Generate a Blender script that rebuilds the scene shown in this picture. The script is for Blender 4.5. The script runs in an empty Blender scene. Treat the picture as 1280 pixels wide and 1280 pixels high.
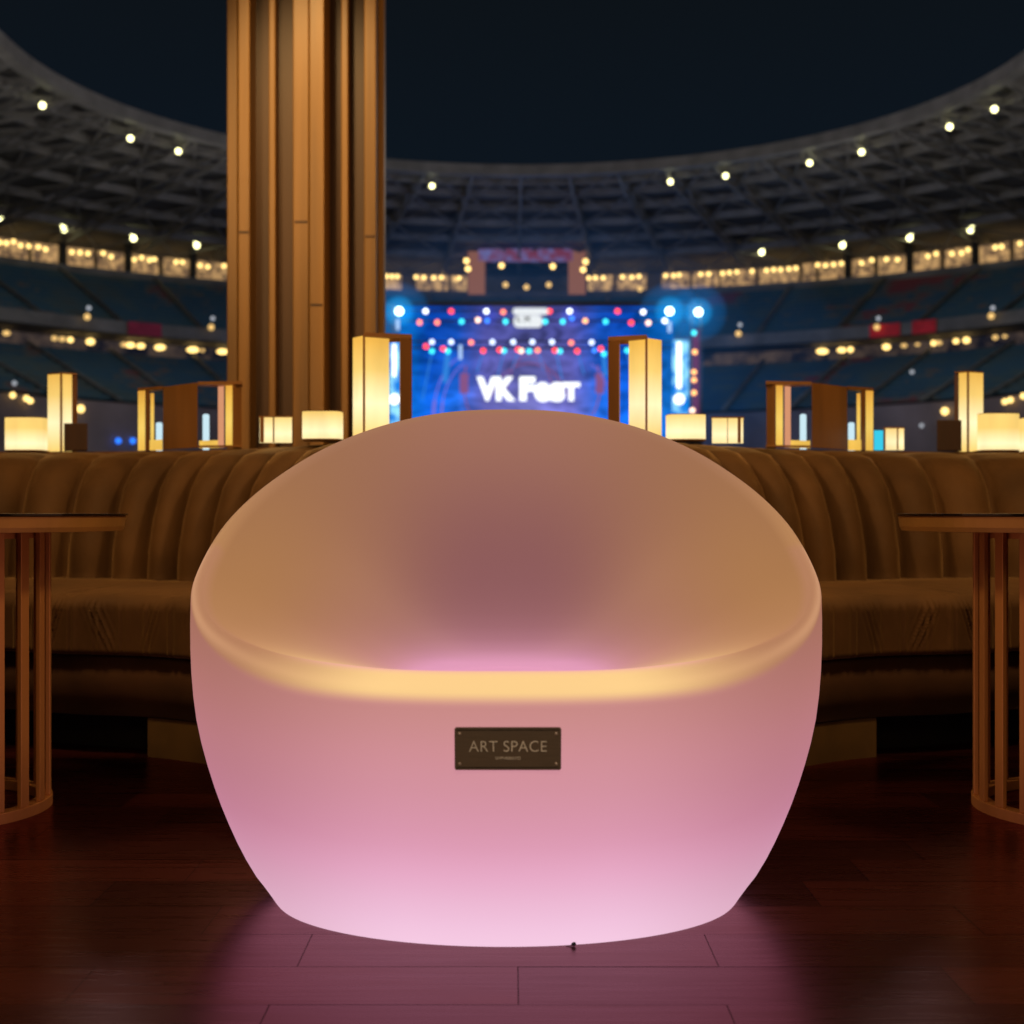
import bpy, math, random
from mathutils import Vector
random.seed(7)
F = 1800.0          # focal length of the photograph in its own pixels
CAMZ = 0.62
sc = bpy.context.scene
col = sc.collection

# ------------------------------------------------------------------ helpers
def lin(c):
    return tuple(((v/255.0)/12.92 if v/255.0 <= 0.04045 else ((v/255.0+0.055)/1.055)**2.4) for v in c)
def P(px, py, D):
    return ((px-640)*D/F, D, CAMZ+(640-py)*D/F)
def ZH(py, D): return CAMZ+(640-py)*D/F
def XH(px, D): return (px-640)*D/F
def clamp(v, a=0.0, b=1.0): return max(a, min(b, v))
def sm(a, b, x):
    t = clamp((x-a)/(b-a)); return t*t*(3-2*t)
def mixc(a, b, t): return tuple(a[i]*(1-t)+b[i]*t for i in range(3))
def interp(tab, x):
    if x <= tab[0][0]: return tab[0][1]
    for (a, va), (b, vb) in zip(tab, tab[1:]):
        if x <= b:
            t = (x-a)/(b-a); return va*(1-t)+vb*t
    return tab[-1][1]
def smooth_interp(tab, x):
    # catmull-rom over a non-uniform table
    n = len(tab)
    if x <= tab[0][0]: return tab[0][1]
    if x >= tab[-1][0]: return tab[-1][1]
    for i in range(n-1):
        if x <= tab[i+1][0]:
            x0, y0 = tab[i]; x1, y1 = tab[i+1]
            h = x1-x0; t = (x-x0)/h
            def sl(k):
                if k <= 0: return (tab[1][1]-tab[0][1])/(tab[1][0]-tab[0][0])*0.0
                if k >= n-1: return 0.0
                return (tab[k+1][1]-tab[k-1][1])/(tab[k+1][0]-tab[k-1][0])
            m0, m1 = sl(i)*h, sl(i+1)*h
            return (2*t**3-3*t*t+1)*y0+(t**3-2*t*t+t)*m0+(-2*t**3+3*t*t)*y1+(t**3-t*t)*m1

class MB:
    def __init__(s): s.v = []; s.f = []; s.c = []
    def add(s, vs, fs, cs=None):
        o = len(s.v); s.v += [tuple(v) for v in vs]; s.f += [tuple(i+o for i in f) for f in fs]
        if cs: s.c += cs
    def prism(s, plan, z0, z1):
        n = len(plan); a = sum(plan[i][0]*plan[(i+1) % n][1]-plan[(i+1) % n][0]*plan[i][1] for i in range(n))
        if a < 0: plan = plan[::-1]
        vs = [(x, y, z0) for x, y in plan]+[(x, y, z1) for x, y in plan]
        fs = [tuple(range(n))[::-1], tuple(range(n, 2*n))]+[(i, (i+1) % n, n+(i+1) % n, n+i) for i in range(n)]
        s.add(vs, fs)
    def box(s, x0, x1, y0, y1, z0, z1):
        s.prism([(x0, y0), (x1, y0), (x1, y1), (x0, y1)], z0, z1)
    def bar(s, p, q, w, h=None, up=(0, 0, 1)):
        h = h or w
        p, q = Vector(p), Vector(q); d = (q-p).normalized(); u = Vector(up)
        if abs(d.dot(u)) > 0.99: u = Vector((0, 1, 0))
        r = d.cross(u).normalized()*w/2; u = r.cross(d).normalized()*h/2
        vs = [p-r-u, p+r-u, p+r+u, p-r+u, q-r-u, q+r-u, q+r+u, q-r+u]
        s.add(vs, [(0, 1, 2, 3), (7, 6, 5, 4), (0, 4, 5, 1), (1, 5, 6, 2), (2, 6, 7, 3), (3, 7, 4, 0)])
    def grid(s, rows, closed_u=False, cs=None):
        # rows: list of equal-length point lists
        n, m = len(rows), len(rows[0])
        vs = [p for r in rows for p in r]; fs = []
        for i in range(n-1):
            for j in range(m if closed_u else m-1):
                k = (j+1) % m
                fs.append((i*m+j, i*m+k, (i+1)*m+k, (i+1)*m+j))
        s.add(vs, fs, cs)
    def sphere(s, c, r, seg=12, rings=8, sc3=(1, 1, 1)):
        rows = []
        for i in range(rings+1):
            a = math.pi*i/rings
            rows.append([(c[0]+r*sc3[0]*math.sin(a)*math.cos(2*math.pi*j/seg), c[1]+r*sc3[1]*math.sin(a)*math.sin(2*math.pi*j/seg), c[2]-r*sc3[2]*math.cos(a)) for j in range(seg)])
        s.grid(rows, True)
    def cyl(s, c, r, z0, z1, seg=40):
        s.prism([(c[0]+r*math.cos(2*math.pi*j/seg), c[1]+r*math.sin(2*math.pi*j/seg)) for j in range(seg)], z0, z1)
    def tube_ring(s, c, r, z0, z1, w, seg=64):
        rows = []
        for rr, zz in ((r, z0), (r, z1), (r-w, z1), (r-w, z0), (r, z0)):
            rows.append([(c[0]+rr*math.cos(2*math.pi*j/seg), c[1]+rr*math.sin(2*math.pi*j/seg), zz) for j in range(seg)])
        s.grid(rows[::-1], True)
    def build(s, name, m, parent=None, smooth=False, bevel=0, weld=False):
        me = bpy.data.meshes.new(name); me.from_pydata(s.v, [], s.f); me.update()
        if s.c:
            a = me.color_attributes.new("glow", 'FLOAT_COLOR', 'POINT')
            for i, c in enumerate(s.c): a.data[i].color = (c[0], c[1], c[2], 1)
        me.materials.append(m)
        if smooth:
            for p in me.polygons: p.use_smooth = True
        o = bpy.data.objects.new(name, me); col.objects.link(o)
        if parent:
            o.parent = parent; o.location = -Vector(parent_world(parent))
        if bevel:
            b = o.modifiers.new("bevel", 'BEVEL'); b.width = bevel; b.segments = 2; b.limit_method = 'ANGLE'
        return o
def parent_world(p):
    w = Vector(p.location)
    while p.parent: p = p.parent; w += Vector(p.location)
    return w
def thing(name, label, cat, loc=(0, 0, 0), group=None):
    o = bpy.data.objects.new(name, None); o.empty_display_size = 0.1; col.objects.link(o); o.location = loc
    o['label'] = label; o['category'] = cat
    if group: o['group'] = group
    return o
def tag(o, label, cat, group=None):
    o['label'] = label; o['category'] = cat
    if group: o['group'] = group
    return o
def ordi(n):
    return {1: 'leftmost', 2: 'second from left', 3: 'third from left', 4: 'fourth from left'}.get(n, '%d%s from left' % (n, 'st' if n % 10 == 1 and n != 11 else 'nd' if n % 10 == 2 and n != 12 else 'rd' if n % 10 == 3 and n != 13 else 'th'))

# ------------------------------------------------------------------ materials
def newmat(name):
    m = bpy.data.materials.new(name); m.use_nodes = True
    nt = m.node_tree; nt.nodes.clear()
    out = nt.nodes.new('ShaderNodeOutputMaterial')
    return m, nt, out
def surf(name, c, rough=0.5, metal=0.0, var=0.25, scale=8.0, stretch=(1, 1, 1), bump=0.0, spec=0.5, sheen=0.0, coat=0.0, bscale=None, bdist=0.002):
    m, nt, out = newmat(name)
    b = nt.nodes.new('ShaderNodeBsdfPrincipled'); nt.links.new(b.outputs[0], out.inputs[0])
    tc = nt.nodes.new('ShaderNodeTexCoord'); mp = nt.nodes.new('ShaderNodeMapping'); mp.inputs['Scale'].default_value = stretch
    nt.links.new(tc.outputs['Object'], mp.inputs[0])
    n = nt.nodes.new('ShaderNodeTexNoise'); n.inputs['Scale'].default_value = scale; n.inputs['Detail'].default_value = 6
    nt.links.new(mp.outputs[0], n.inputs['Vector'])
    r = nt.nodes.new('ShaderNodeValToRGB'); r.color_ramp.elements[0].position = 0.3; r.color_ramp.elements[1].position = 0.7
    r.color_ramp.elements[0].color = (*[v*(1-var) for v in c], 1); r.color_ramp.elements[1].color = (*[v*(1+var) for v in c], 1)
    nt.links.new(n.outputs['Fac'], r.inputs[0]); nt.links.new(r.outputs[0], b.inputs['Base Color'])
    b.inputs['Roughness'].default_value = rough; b.inputs['Metallic'].default_value = metal
    b.inputs['Specular IOR Level'].default_value = spec
    b.inputs['Sheen Weight'].default_value = sheen
    if sheen: b.inputs['Sheen Roughness'].default_value = 0.35; b.inputs['Sheen Tint'].default_value = (1.0, 0.6, 0.25, 1)
    b.inputs['Coat Weight'].default_value = coat; b.inputs['Coat Roughness'].default_value = 0.12
    if bump:
        n2 = nt.nodes.new('ShaderNodeTexNoise'); n2.inputs['Scale'].default_value = bscale or scale*3; n2.inputs['Detail'].default_value = 4
        nt.links.new(mp.outputs[0], n2.inputs['Vector'])
        bp = nt.nodes.new('ShaderNodeBump'); bp.inputs['Strength'].default_value = bump; bp.inputs['Distance'].default_value = bdist
        nt.links.new(n2.outputs['Fac'], bp.inputs['Height']); nt.links.new(bp.outputs[0], b.inputs['Normal'])
    return m
def glow(name, c, strength=1.0, sample=False, base=None):
    m, nt, out = newmat(name)
    e = nt.nodes.new('ShaderNodeEmission'); e.inputs[0].default_value = (*c, 1); e.inputs[1].default_value = strength
    nt.links.new(e.outputs[0], out.inputs[0])
    m.cycles.emission_sampling = 'AUTO' if sample else 'NONE'
    return m

M = {}
M['metal'] = surf('brushed_bronze', (0.60, 0.28, 0.085), 0.42, 0.35, 0.12, 14, (1, 1, 0.05))
M['metal_top'] = surf('bronze_rim', (0.50, 0.27, 0.07), 0.40, 0.35, 0.12, 10)
M['glass_top'] = surf('dark_tabletop', (0.012, 0.009, 0.008), 0.12, 0, 0.3, 5)
M['velvet'] = surf('brown_velvet', (0.100, 0.046, 0.014), 0.75, 0, 0.35, 5, (1, 1, 0.5), 0.35, 0.25, 0.5, bscale=22, bdist=0.010)
M['velvet_base'] = surf('brown_velvet_base', (0.062, 0.027, 0.011), 0.8, 0, 0.3, 6, (1, 1, 1), 0.3, 0.2, 0.3, bscale=20, bdist=0.004)
M['plinth'] = surf('ochre_plinth', (0.10, 0.055, 0.014), 0.6, 0, 0.25, 8)
M['toe'] = surf('black_plinth', (0.006, 0.004, 0.003), 0.7, 0, 0.3, 8)
M['wood'] = surf('lantern_wood', (0.26, 0.105, 0.022), 0.5, 0, 0.25, 10, (1, 1, 0.15), 0.1)
M['wood_dark'] = surf('dark_lantern_wood', (0.055, 0.022, 0.010), 0.5, 0, 0.3, 10, (1, 1, 0.2))
M['ledge'] = surf('ledge_wood', (0.20, 0.085, 0.022), 0.45, 0, 0.25, 5, (0.3, 1, 1))
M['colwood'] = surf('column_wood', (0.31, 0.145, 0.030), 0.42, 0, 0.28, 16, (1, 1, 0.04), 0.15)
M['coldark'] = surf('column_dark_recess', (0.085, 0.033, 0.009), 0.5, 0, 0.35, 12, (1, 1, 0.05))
M['screw'] = surf('screw_metal', (0.65, 0.50, 0.42), 0.35, 0.3, 0.1, 10)
M['letter'] = surf('engraved_letter', (0.95, 0.85, 0.75), 0.5, 0.0, 0.1, 10)
M['steel'] = surf('roof_steel', (0.21, 0.20, 0.20), 0.6, 0, 0.25, 0.5)
M['roofskin'] = surf('roof_membrane', (0.11, 0.105, 0.105), 0.8, 0, 0.35, 0.08)
M['concrete'] = surf('stand_concrete', (0.20, 0.195, 0.20), 0.85, 0, 0.3, 0.3)
M['barrier'] = surf('pale_barrier', (0.20, 0.16, 0.18), 0.8, 0, 0.5, 0.08)
M['pitch'] = surf('pitch_grass', (0.03, 0.05, 0.03), 0.9, 0, 0.4, 0.1)
M['black'] = surf('black_steel', (0.015, 0.015, 0.02), 0.5, 0.2, 0.3, 2)
M['slab'] = surf('terrace_slab', (0.03, 0.022, 0.018), 0.8, 0, 0.3, 1)

def shade_mat(name, top, mid, hot, z0, z1, k=1.0):
    m, nt, out = newmat(name)
    g = nt.nodes.new('ShaderNodeNewGeometry'); sp = nt.nodes.new('ShaderNodeSeparateXYZ'); nt.links.new(g.outputs['Position'], sp.inputs[0])
    mr = nt.nodes.new('ShaderNodeMapRange'); mr.inputs[1].default_value = z0; mr.inputs[2].default_value = z1
    nt.links.new(sp.outputs['Z'], mr.inputs[0])
    r = nt.nodes.new('ShaderNodeValToRGB'); el = r.color_ramp.elements
    el[0].position = 0; el[0].color = (*mid, 1); el[1].position = 1; el[1].color = (*top, 1)
    e2 = el.new(0.35); e2.color = (*hot, 1); e3 = el.new(0.7); e3.color = (*mid, 1)
    nt.links.new(mr.outputs[0], r.inputs[0])
    n = nt.nodes.new('ShaderNodeTexNoise'); n.inputs['Scale'].default_value = 16; n.inputs['Detail'].default_value = 3
    mp = nt.nodes.new('ShaderNodeMapping'); mp.inputs['Scale'].default_value = (1, 1, 0.25); nt.links.new(g.outputs['Position'], mp.inputs[0]); nt.links.new(mp.outputs[0], n.inputs['Vector'])
    ms = nt.nodes.new('ShaderNodeMapRange'); ms.inputs[1].default_value = 0.3; ms.inputs[2].default_value = 0.7; ms.inputs[3].default_value = 0.92*k; ms.inputs[4].default_value = 1.12*k
    nt.links.new(n.outputs['Fac'], ms.inputs[0])
    e = nt.nodes.new('ShaderNodeEmission'); nt.links.new(r.outputs[0], e.inputs[0]); nt.links.new(ms.outputs[0], e.inputs[1])
    nt.links.new(e.outputs[0], out.inputs[0]); return m
LT = lin((242, 184, 80)); LM = lin((255, 212, 118)); LH = tuple(v*1.2 for v in lin((255, 236, 182)))
M['shade_tall'] = shade_mat('lantern_shade_tall', LT, LM, LH, 0.83, 1.10)
M['shade_low'] = shade_mat('lantern_shade_low', LM, LM, LH, 0.80, 0.95)
M['shade_amber'] = shade_mat('lantern_shade_amber', lin((232, 160, 60)), lin((250, 196, 85)), lin((255, 214, 105)), 0.83, 1.04, 0.9)
M['led_white'] = glow('white_candle_light', lin((205, 235, 245)), 1.0)
M['phone'] = glow('cyan_screen', lin((60, 205, 235)), 1.0)
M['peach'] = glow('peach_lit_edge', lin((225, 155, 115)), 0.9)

# chair plastic: glowing shell, light and shade painted in its vertex colours
m, nt, out = newmat('glowing_polyethylene')
at = nt.nodes.new('ShaderNodeAttribute'); at.attribute_name = 'glow'
em = nt.nodes.new('ShaderNodeEmission'); em.inputs[1].default_value = 0.93; nt.links.new(at.outputs['Color'], em.inputs[0])
pr = nt.nodes.new('ShaderNodeBsdfPrincipled'); pr.inputs['Base Color'].default_value = (0.14, 0.12, 0.11, 1); pr.inputs['Roughness'].default_value = 0.5; pr.inputs['Specular IOR Level'].default_value = 0.25
nz = nt.nodes.new('ShaderNodeTexNoise'); nz.inputs['Scale'].default_value = 260; bp = nt.nodes.new('ShaderNodeBump'); bp.inputs['Strength'].default_value = 0.12; bp.inputs['Distance'].default_value = 0.0008
nt.links.new(nz.outputs['Fac'], bp.inputs['Height']); nt.links.new(bp.outputs[0], pr.inputs['Normal'])
ad = nt.nodes.new('ShaderNodeAddShader'); nt.links.new(em.outputs[0], ad.inputs[0]); nt.links.new(pr.outputs[0], ad.inputs[1]); nt.links.new(ad.outputs[0], out.inputs[0])
M['chair'] = m

# floor planks
m, nt, out = newmat('varnished_planks')
b = nt.nodes.new('ShaderNodeBsdfPrincipled'); nt.links.new(b.outputs[0], out.inputs[0])
b.inputs['Coat Weight'].default_value = 1; b.inputs['Coat IOR'].default_value = 1.02; b.inputs['Coat Tint'].default_value = (1.0, 0.80, 0.84, 1); b.inputs['Coat Roughness'].default_value = 0.4; b.inputs['Specular IOR Level'].default_value = 0.6
at = nt.nodes.new('ShaderNodeAttribute'); at.attribute_name = 'glow'
tc = nt.nodes.new('ShaderNodeTexCoord'); mp = nt.nodes.new('ShaderNodeMapping'); mp.inputs['Scale'].default_value = (1.2, 22, 1)
nt.links.new(tc.outputs['Object'], mp.inputs[0])
n = nt.nodes.new('ShaderNodeTexNoise'); n.inputs['Scale'].default_value = 3.5; n.inputs['Detail'].default_value = 8; n.inputs['Distortion'].default_value = 0.6
nt.links.new(mp.outputs[0], n.inputs['Vector'])
mr = nt.nodes.new('ShaderNodeMapRange'); mr.inputs[1].default_value = 0.3; mr.inputs[2].default_value = 0.7; mr.inputs[3].default_value = 0.65; mr.inputs[4].default_value = 1.35
nt.links.new(n.outputs['Fac'], mr.inputs[0])
mx = nt.nodes.new('ShaderNodeVectorMath'); mx.operation = 'SCALE'; nt.links.new(at.outputs['Color'], mx.inputs[0]); nt.links.new(mr.outputs[0], mx.inputs['Scale'])
nt.links.new(mx.outputs[0], b.inputs['Base Color'])
mr2 = nt.nodes.new('ShaderNodeMapRange'); mr2.inputs[1].default_value = 0.3; mr2.inputs[2].default_value = 0.7; mr2.inputs[3].default_value = 0.24; mr2.inputs[4].default_value = 0.34
nt.links.new(n.outputs['Fac'], mr2.inputs[0]); nt.links.new(mr2.outputs[0], b.inputs['Roughness'])
bp = nt.nodes.new('ShaderNodeBump'); bp.inputs['Strength'].default_value = 0.12; bp.inputs['Distance'].default_value = 0.001
nt.links.new(n.outputs['Fac'], bp.inputs['Height']); nt.links.new(bp.outputs[0], b.inputs['Normal'])
M['floor'] = m

# ------------------------------------------------------------------ terrace floor
fl = MB()
rowD = [1.812+0.1512*k for k in range(-32, 48)]
fixed = {0: 0.008, 1: -0.293, 2: -0.456, 3: 0.486, 4: 0.60, -1: -0.305}
for k, d0 in zip(range(-32, 48), rowD):
    off = fixed.get(k, random.uniform(-0.28, 0.28))
    L = 0.575
    i0 = int(-6/L)-1
    x = off+i0*L
    while x < 6:
        a, bb = max(-6, x+0.0006), min(6, x+L-0.0006)
        if bb > a:
            t = random.random()
            c = mixc((0.010, 0.0048, 0.0028), (0.040, 0.0180, 0.0095), t*t)
            z = 0.0+random.uniform(-0.0002, 0.0002)
            g = 0.0006
            fl.add([(a, d0+g, z), (bb, d0+g, z), (bb, d0+0.1512-g, z), (a, d0+0.1512-g, z)], [(0, 1, 2, 3)], [c]*4)
        x += L
o = fl.build('floor', M['floor']); o['kind'] = 'structure'
s = MB(); s.box(-6, 6, rowD[0], rowD[-1]+0.15, -4.3, -0.004)
o = s.build('terrace', M['slab']); o['kind'] = 'structure'
g = MB(); g.add([(-900, -900, -4.3), (900, -900, -4.3), (900, 900, -4.3), (-900, 900, -4.3)], [(0, 1, 2, 3)])
o = g.build('ground', M['pitch']); o['kind'] = 'structure'; o.location.z = -0.01

# ------------------------------------------------------------------ glowing chair
CY = 2.447; CX0 = -0.0095
RZ = [(0, .360), (.002, .3655), (.006, .3705), (.013, .377), (.028, .391), (.05, .412), (.085, .437), (.125, .460), (.165, .479), (.209, .4955), (.25, .5075), (.29, .5155), (.35, .522), (.42, .5245), (.50, .523), (.58, .519), (.67, .511), (.76, .498), (.84, .481), (.9, .465)]
def foot(z):
    u = 1-(1-clamp(z/0.27))**2
    return 2.320+(CY-2.320)*u, 0.75+0.25*u
ZR = [(0, .356), (30, .358), (45, .378), (60, .418), (75, .470), (90, .522), (105, .598), (120, .669), (135, .733), (150, .780), (165, .807), (180, .814)]
def r_of(z): return smooth_interp(RZ, z)
def zr_of(phi):
    d = abs(math.degrees(phi)) % 360
    if d > 180: d = 360-d
    return smooth_interp(ZR, d)
LIPR = 0.014
def c_out(x, z, zr, ph):  # outer glow gradient with warm upper tint and dimmer sides painted in
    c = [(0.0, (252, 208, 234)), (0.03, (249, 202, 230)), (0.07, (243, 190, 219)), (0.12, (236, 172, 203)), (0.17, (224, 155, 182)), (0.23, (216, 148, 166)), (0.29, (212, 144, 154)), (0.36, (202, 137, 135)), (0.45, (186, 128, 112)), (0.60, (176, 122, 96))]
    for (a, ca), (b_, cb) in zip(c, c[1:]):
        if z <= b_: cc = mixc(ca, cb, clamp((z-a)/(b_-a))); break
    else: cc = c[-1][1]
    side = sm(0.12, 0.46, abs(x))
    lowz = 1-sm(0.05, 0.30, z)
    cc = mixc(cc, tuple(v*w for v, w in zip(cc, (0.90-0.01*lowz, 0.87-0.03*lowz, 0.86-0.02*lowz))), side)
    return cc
def c_in(x, y, z, zr, w):  # bowl colours with warm side light and darker middle painted in
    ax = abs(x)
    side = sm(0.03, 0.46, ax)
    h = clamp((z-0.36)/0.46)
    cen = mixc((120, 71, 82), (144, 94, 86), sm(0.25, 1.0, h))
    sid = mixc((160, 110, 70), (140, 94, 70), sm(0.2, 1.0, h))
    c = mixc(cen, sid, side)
    # violet glow painted along the seat crease
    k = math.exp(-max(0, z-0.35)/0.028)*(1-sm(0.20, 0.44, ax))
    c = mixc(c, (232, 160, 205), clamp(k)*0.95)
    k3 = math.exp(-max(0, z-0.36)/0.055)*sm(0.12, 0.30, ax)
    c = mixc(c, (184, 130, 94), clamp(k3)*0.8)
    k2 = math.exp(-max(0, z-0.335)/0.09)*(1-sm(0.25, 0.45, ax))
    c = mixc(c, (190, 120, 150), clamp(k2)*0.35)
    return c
NP = 160
def kf(pd): return sm(95, 140, pd)
fr = [0, .008, .016, .028, .045, .065, .1, .15, .2, .26, .32, .38, .45, .52, .6, .68, .76, .84, .92, 1.0]
NL = 22; NI = 34
cols_ = []; rows = []
ring_rows = None
zf = 0.342
for j in range(NP):
    ph = 2*math.pi*j/NP
    s_, c_ = math.sin(ph), -math.cos(ph)      # phi=0 faces camera (-y)
    zr = zr_of(ph)
    pts = []
    pd = abs(math.degrees(ph)); pd = 360-pd if pd > 180 else pd
    def put(r, z, colr, fo=False):
        c0_, sy_ = foot(z) if fo else (CY, 1.0)
        pts.append(((CX0+r*s_, c0_+r*c_*sy_, z), colr))
    put(0.0, 0.004, (250, 206, 234), True); put(0.28, 0.004, (250, 206, 234), True); put(0.338, 0.002, (255, 225, 245), True)
    for f_ in fr:
        z = zr*f_ if f_ else 0.002
        r = r_of(z)
        put(r, z, c_out(r*s_, z, zr, ph), True)
    rt = r_of(zr)
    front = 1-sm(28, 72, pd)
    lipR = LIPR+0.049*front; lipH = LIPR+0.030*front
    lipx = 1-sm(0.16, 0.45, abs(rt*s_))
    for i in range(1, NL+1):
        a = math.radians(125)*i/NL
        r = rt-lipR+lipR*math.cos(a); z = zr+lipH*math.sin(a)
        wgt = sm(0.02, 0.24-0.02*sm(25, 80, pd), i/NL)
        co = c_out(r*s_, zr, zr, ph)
        hl = math.exp(-((i/NL-.35)/.2)**2)*(1-front)  # rim highlight painted into the lip colour
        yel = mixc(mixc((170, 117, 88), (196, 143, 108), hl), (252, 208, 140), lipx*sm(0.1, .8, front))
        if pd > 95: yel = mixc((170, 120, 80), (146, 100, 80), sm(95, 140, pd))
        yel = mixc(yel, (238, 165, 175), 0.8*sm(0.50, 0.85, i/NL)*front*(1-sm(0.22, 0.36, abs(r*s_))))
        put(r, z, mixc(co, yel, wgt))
    rs = rt-lipR+lipR*math.cos(math.radians(125)); zs = zr+lipH*math.sin(math.radians(125))
    # inner bowl
    q0 = smooth_interp([(0, .15), (45, .20), (90, .26), (135, .29), (180, .31)], pd)
    back = sm(55, 165, pd)
    for i in range(1, NI+1):
        q = 1-i/NI
        t = clamp((q-q0)/(1-q0))
        w = (t*t/(t*t+(1-t)*0.45+1e-6) if t > 0 else 0)*back+(1-back)*t**1.25
        r = rs*q
        z = zf+(zs-zf)*clamp(w)
        x = r*s_; y = CY+r*c_
        ci = c_in(x, y, z, zr, w)
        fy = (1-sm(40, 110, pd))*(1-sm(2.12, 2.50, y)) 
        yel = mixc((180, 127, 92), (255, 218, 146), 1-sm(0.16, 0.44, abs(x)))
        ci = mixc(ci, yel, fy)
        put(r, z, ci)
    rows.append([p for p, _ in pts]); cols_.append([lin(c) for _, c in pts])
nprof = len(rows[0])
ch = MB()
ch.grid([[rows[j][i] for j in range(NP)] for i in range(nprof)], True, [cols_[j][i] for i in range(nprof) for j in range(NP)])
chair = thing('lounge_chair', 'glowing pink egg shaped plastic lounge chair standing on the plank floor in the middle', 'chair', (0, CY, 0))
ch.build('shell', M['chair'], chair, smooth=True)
pg = MB(); pg.bar((0.078, 2.062, 0.003), (0.086, 2.056, 0.003), 0.004, 0.003); pg.sphere((0.088, 2.055, 0.004), 0.0035)
pg.build('cable_plug', M['black'], chair, smooth=True)
# nameplate, leaning with the shell
ny = 0.3035; pw, phh = 0.1425, 0.0585
fr_ = lambda z: r_of(z)*foot(z)[1]-foot(z)[0]+CY
rr = fr_(ny); tilt = math.atan2(fr_(ny+0.03)-fr_(ny-0.03), 0.06)
NPC = Vector((-0.0055, CY-rr-0.0035, ny))
def npt(x, z, dpt=0.0):   # local plate coordinates
    v = Vector((x, -dpt, z)); ca, sa = math.cos(tilt), math.sin(tilt)
    return NPC+Vector((v.x, v.y*ca - v.z*sa, v.z*ca + v.y*sa*0))
def rrect(w, h, r, n=5):
    pts = []
    for cx, cz, a0 in ((w/2-r, h/2-r, 0), (-w/2+r, h/2-r, 90), (-w/2+r, -h/2+r, 180), (w/2-r, -h/2+r, 270)):
        for i in range(n+1):
            a = math.radians(a0+90*i/n); pts.append((cx+r*math.cos(a), cz+r*math.sin(a)))
    return pts
def plate(mb, w, h, r, d0, d1):
    p = rrect(w, h, r); n = len(p)
    vs = [npt(x, z, d0) for x, z in p]+[npt(x, z, d1) for x, z in p]
    mb.add(vs, [tuple(range(n, 2*n))[::-1]]+[(i, (i+1) % n, n+(i+1) % n, n+i)[::-1] for i in range(n)])
m, nt, out = newmat('bronze_nameplate')
b = nt.nodes.new('ShaderNodeBsdfPrincipled'); nt.links.new(b.outputs[0], out.inputs[0])
tc = nt.nodes.new('ShaderNodeTexCoord'); mp = nt.nodes.new('ShaderNodeMapping'); mp.inputs['Scale'].default_value = (30, 1, 900); nt.links.new(tc.outputs['Object'], mp.inputs[0])
n = nt.nodes.new('ShaderNodeTexNoise'); n.inputs['Scale'].default_value = 1; nt.links.new(mp.outputs[0], n.inputs['Vector'])
r = nt.nodes.new('ShaderNodeValToRGB'); r.color_ramp.elements[0].color = (0.18, 0.14, 0.105, 1); r.color_ramp.elements[1].color = (0.30, 0.22, 0.16, 1)
nt.links.new(n.outputs['Fac'], r.inputs[0]); nt.links.new(r.outputs[0], b.inputs['Base Color']); b.inputs['Metallic'].default_value = 0.25; b.inputs['Roughness'].default_value = 0.38
M['plate'] = m
pm = MB(); plate(pm, pw, phh, 0.003, -0.004, 0.0018); npl = pm.build('nameplate', M['plate'], chair)
fm = MB()
for zz in (phh/2-0.0035, -phh/2+0.0035):
    p = [npt(-pw/2+0.003, zz-0.0005, 0.0021), npt(pw/2-0.003, zz-0.0005, 0.0021), npt(pw/2-0.003, zz+0.0005, 0.0021), npt(-pw/2+0.003, zz+0.0005, 0.0021)]
    fm.add(p, [(0, 1, 2, 3)])
fm.build('engraved_line', M['black'], npl)
for sx in (-1, 1):
    for sz in (-1, 1):
        s = MB(); s.sphere(npt(sx*(pw/2-0.0068), sz*(phh/2-0.0085), 0.0022), 0.0024, 12, 8, (1, 0.5, 1)); s.build('screw', M['screw'], npl, smooth=True)
def text_mesh(txt, size, offset=0.0, extrude=0.0, spacing=1.0, bevel=0.0):
    cu = bpy.data.curves.new('lettering_curve', 'FONT'); cu.body = txt; cu.size = size; cu.offset = offset; cu.extrude = extrude; cu.space_character = spacing; cu.bevel_depth = bevel
    cu.align_x = 'CENTER'; cu.align_y = 'CENTER'
    ob = bpy.data.objects.new('lettering_tmp', cu); col.objects.link(ob)
    dg = bpy.context.evaluated_depsgraph_get(); me = bpy.data.meshes.new_from_object(ob.evaluated_get(dg))
    bpy.data.objects.remove(ob); bpy.data.curves.remove(cu)
    return me
def put_text(txt, size, mat, parent, center, width=None, height=None, tilt_=0.0, name='lettering', **k):
    me = text_mesh(txt, size, **k)
    xs = [v.co.x for v in me.vertices]; ys = [v.co.y for v in me.vertices]
    cx, cy = (min(xs)+max(xs))/2, (min(ys)+max(ys))/2
    sx = width/(max(xs)-min(xs)) if width else 1; sy = height/(max(ys)-min(ys)) if height else sx
    ca, sa = math.cos(tilt_), math.sin(tilt_)
    for v in me.vertices:
        x, z, d = (v.co.x-cx)*sx, (v.co.y-cy)*sy, v.co.z
        v.co = Vector((center[0]+x, center[1]-d-z*sa, center[2]+z*ca))
    me.materials.clear(); me.materials.append(mat)
    o = bpy.data.objects.new(name, me); col.objects.link(o)
    if parent: o.parent = parent; o.location = -parent_world(parent)
    return o
put_text('ART SPACE', 0.02, M['letter'], npl, npt(0.0, 0.0035, 0.0022), 0.104, 0.0150, tilt, extrude=0.0002, offset=-0.00008, spacing=1.05)
put_text('SMPVEBISTO', 0.006, M['letter'], npl, npt(0.0, -0.0128, 0.0022), 0.034, 0.0040, tilt, extrude=0.0001)

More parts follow.
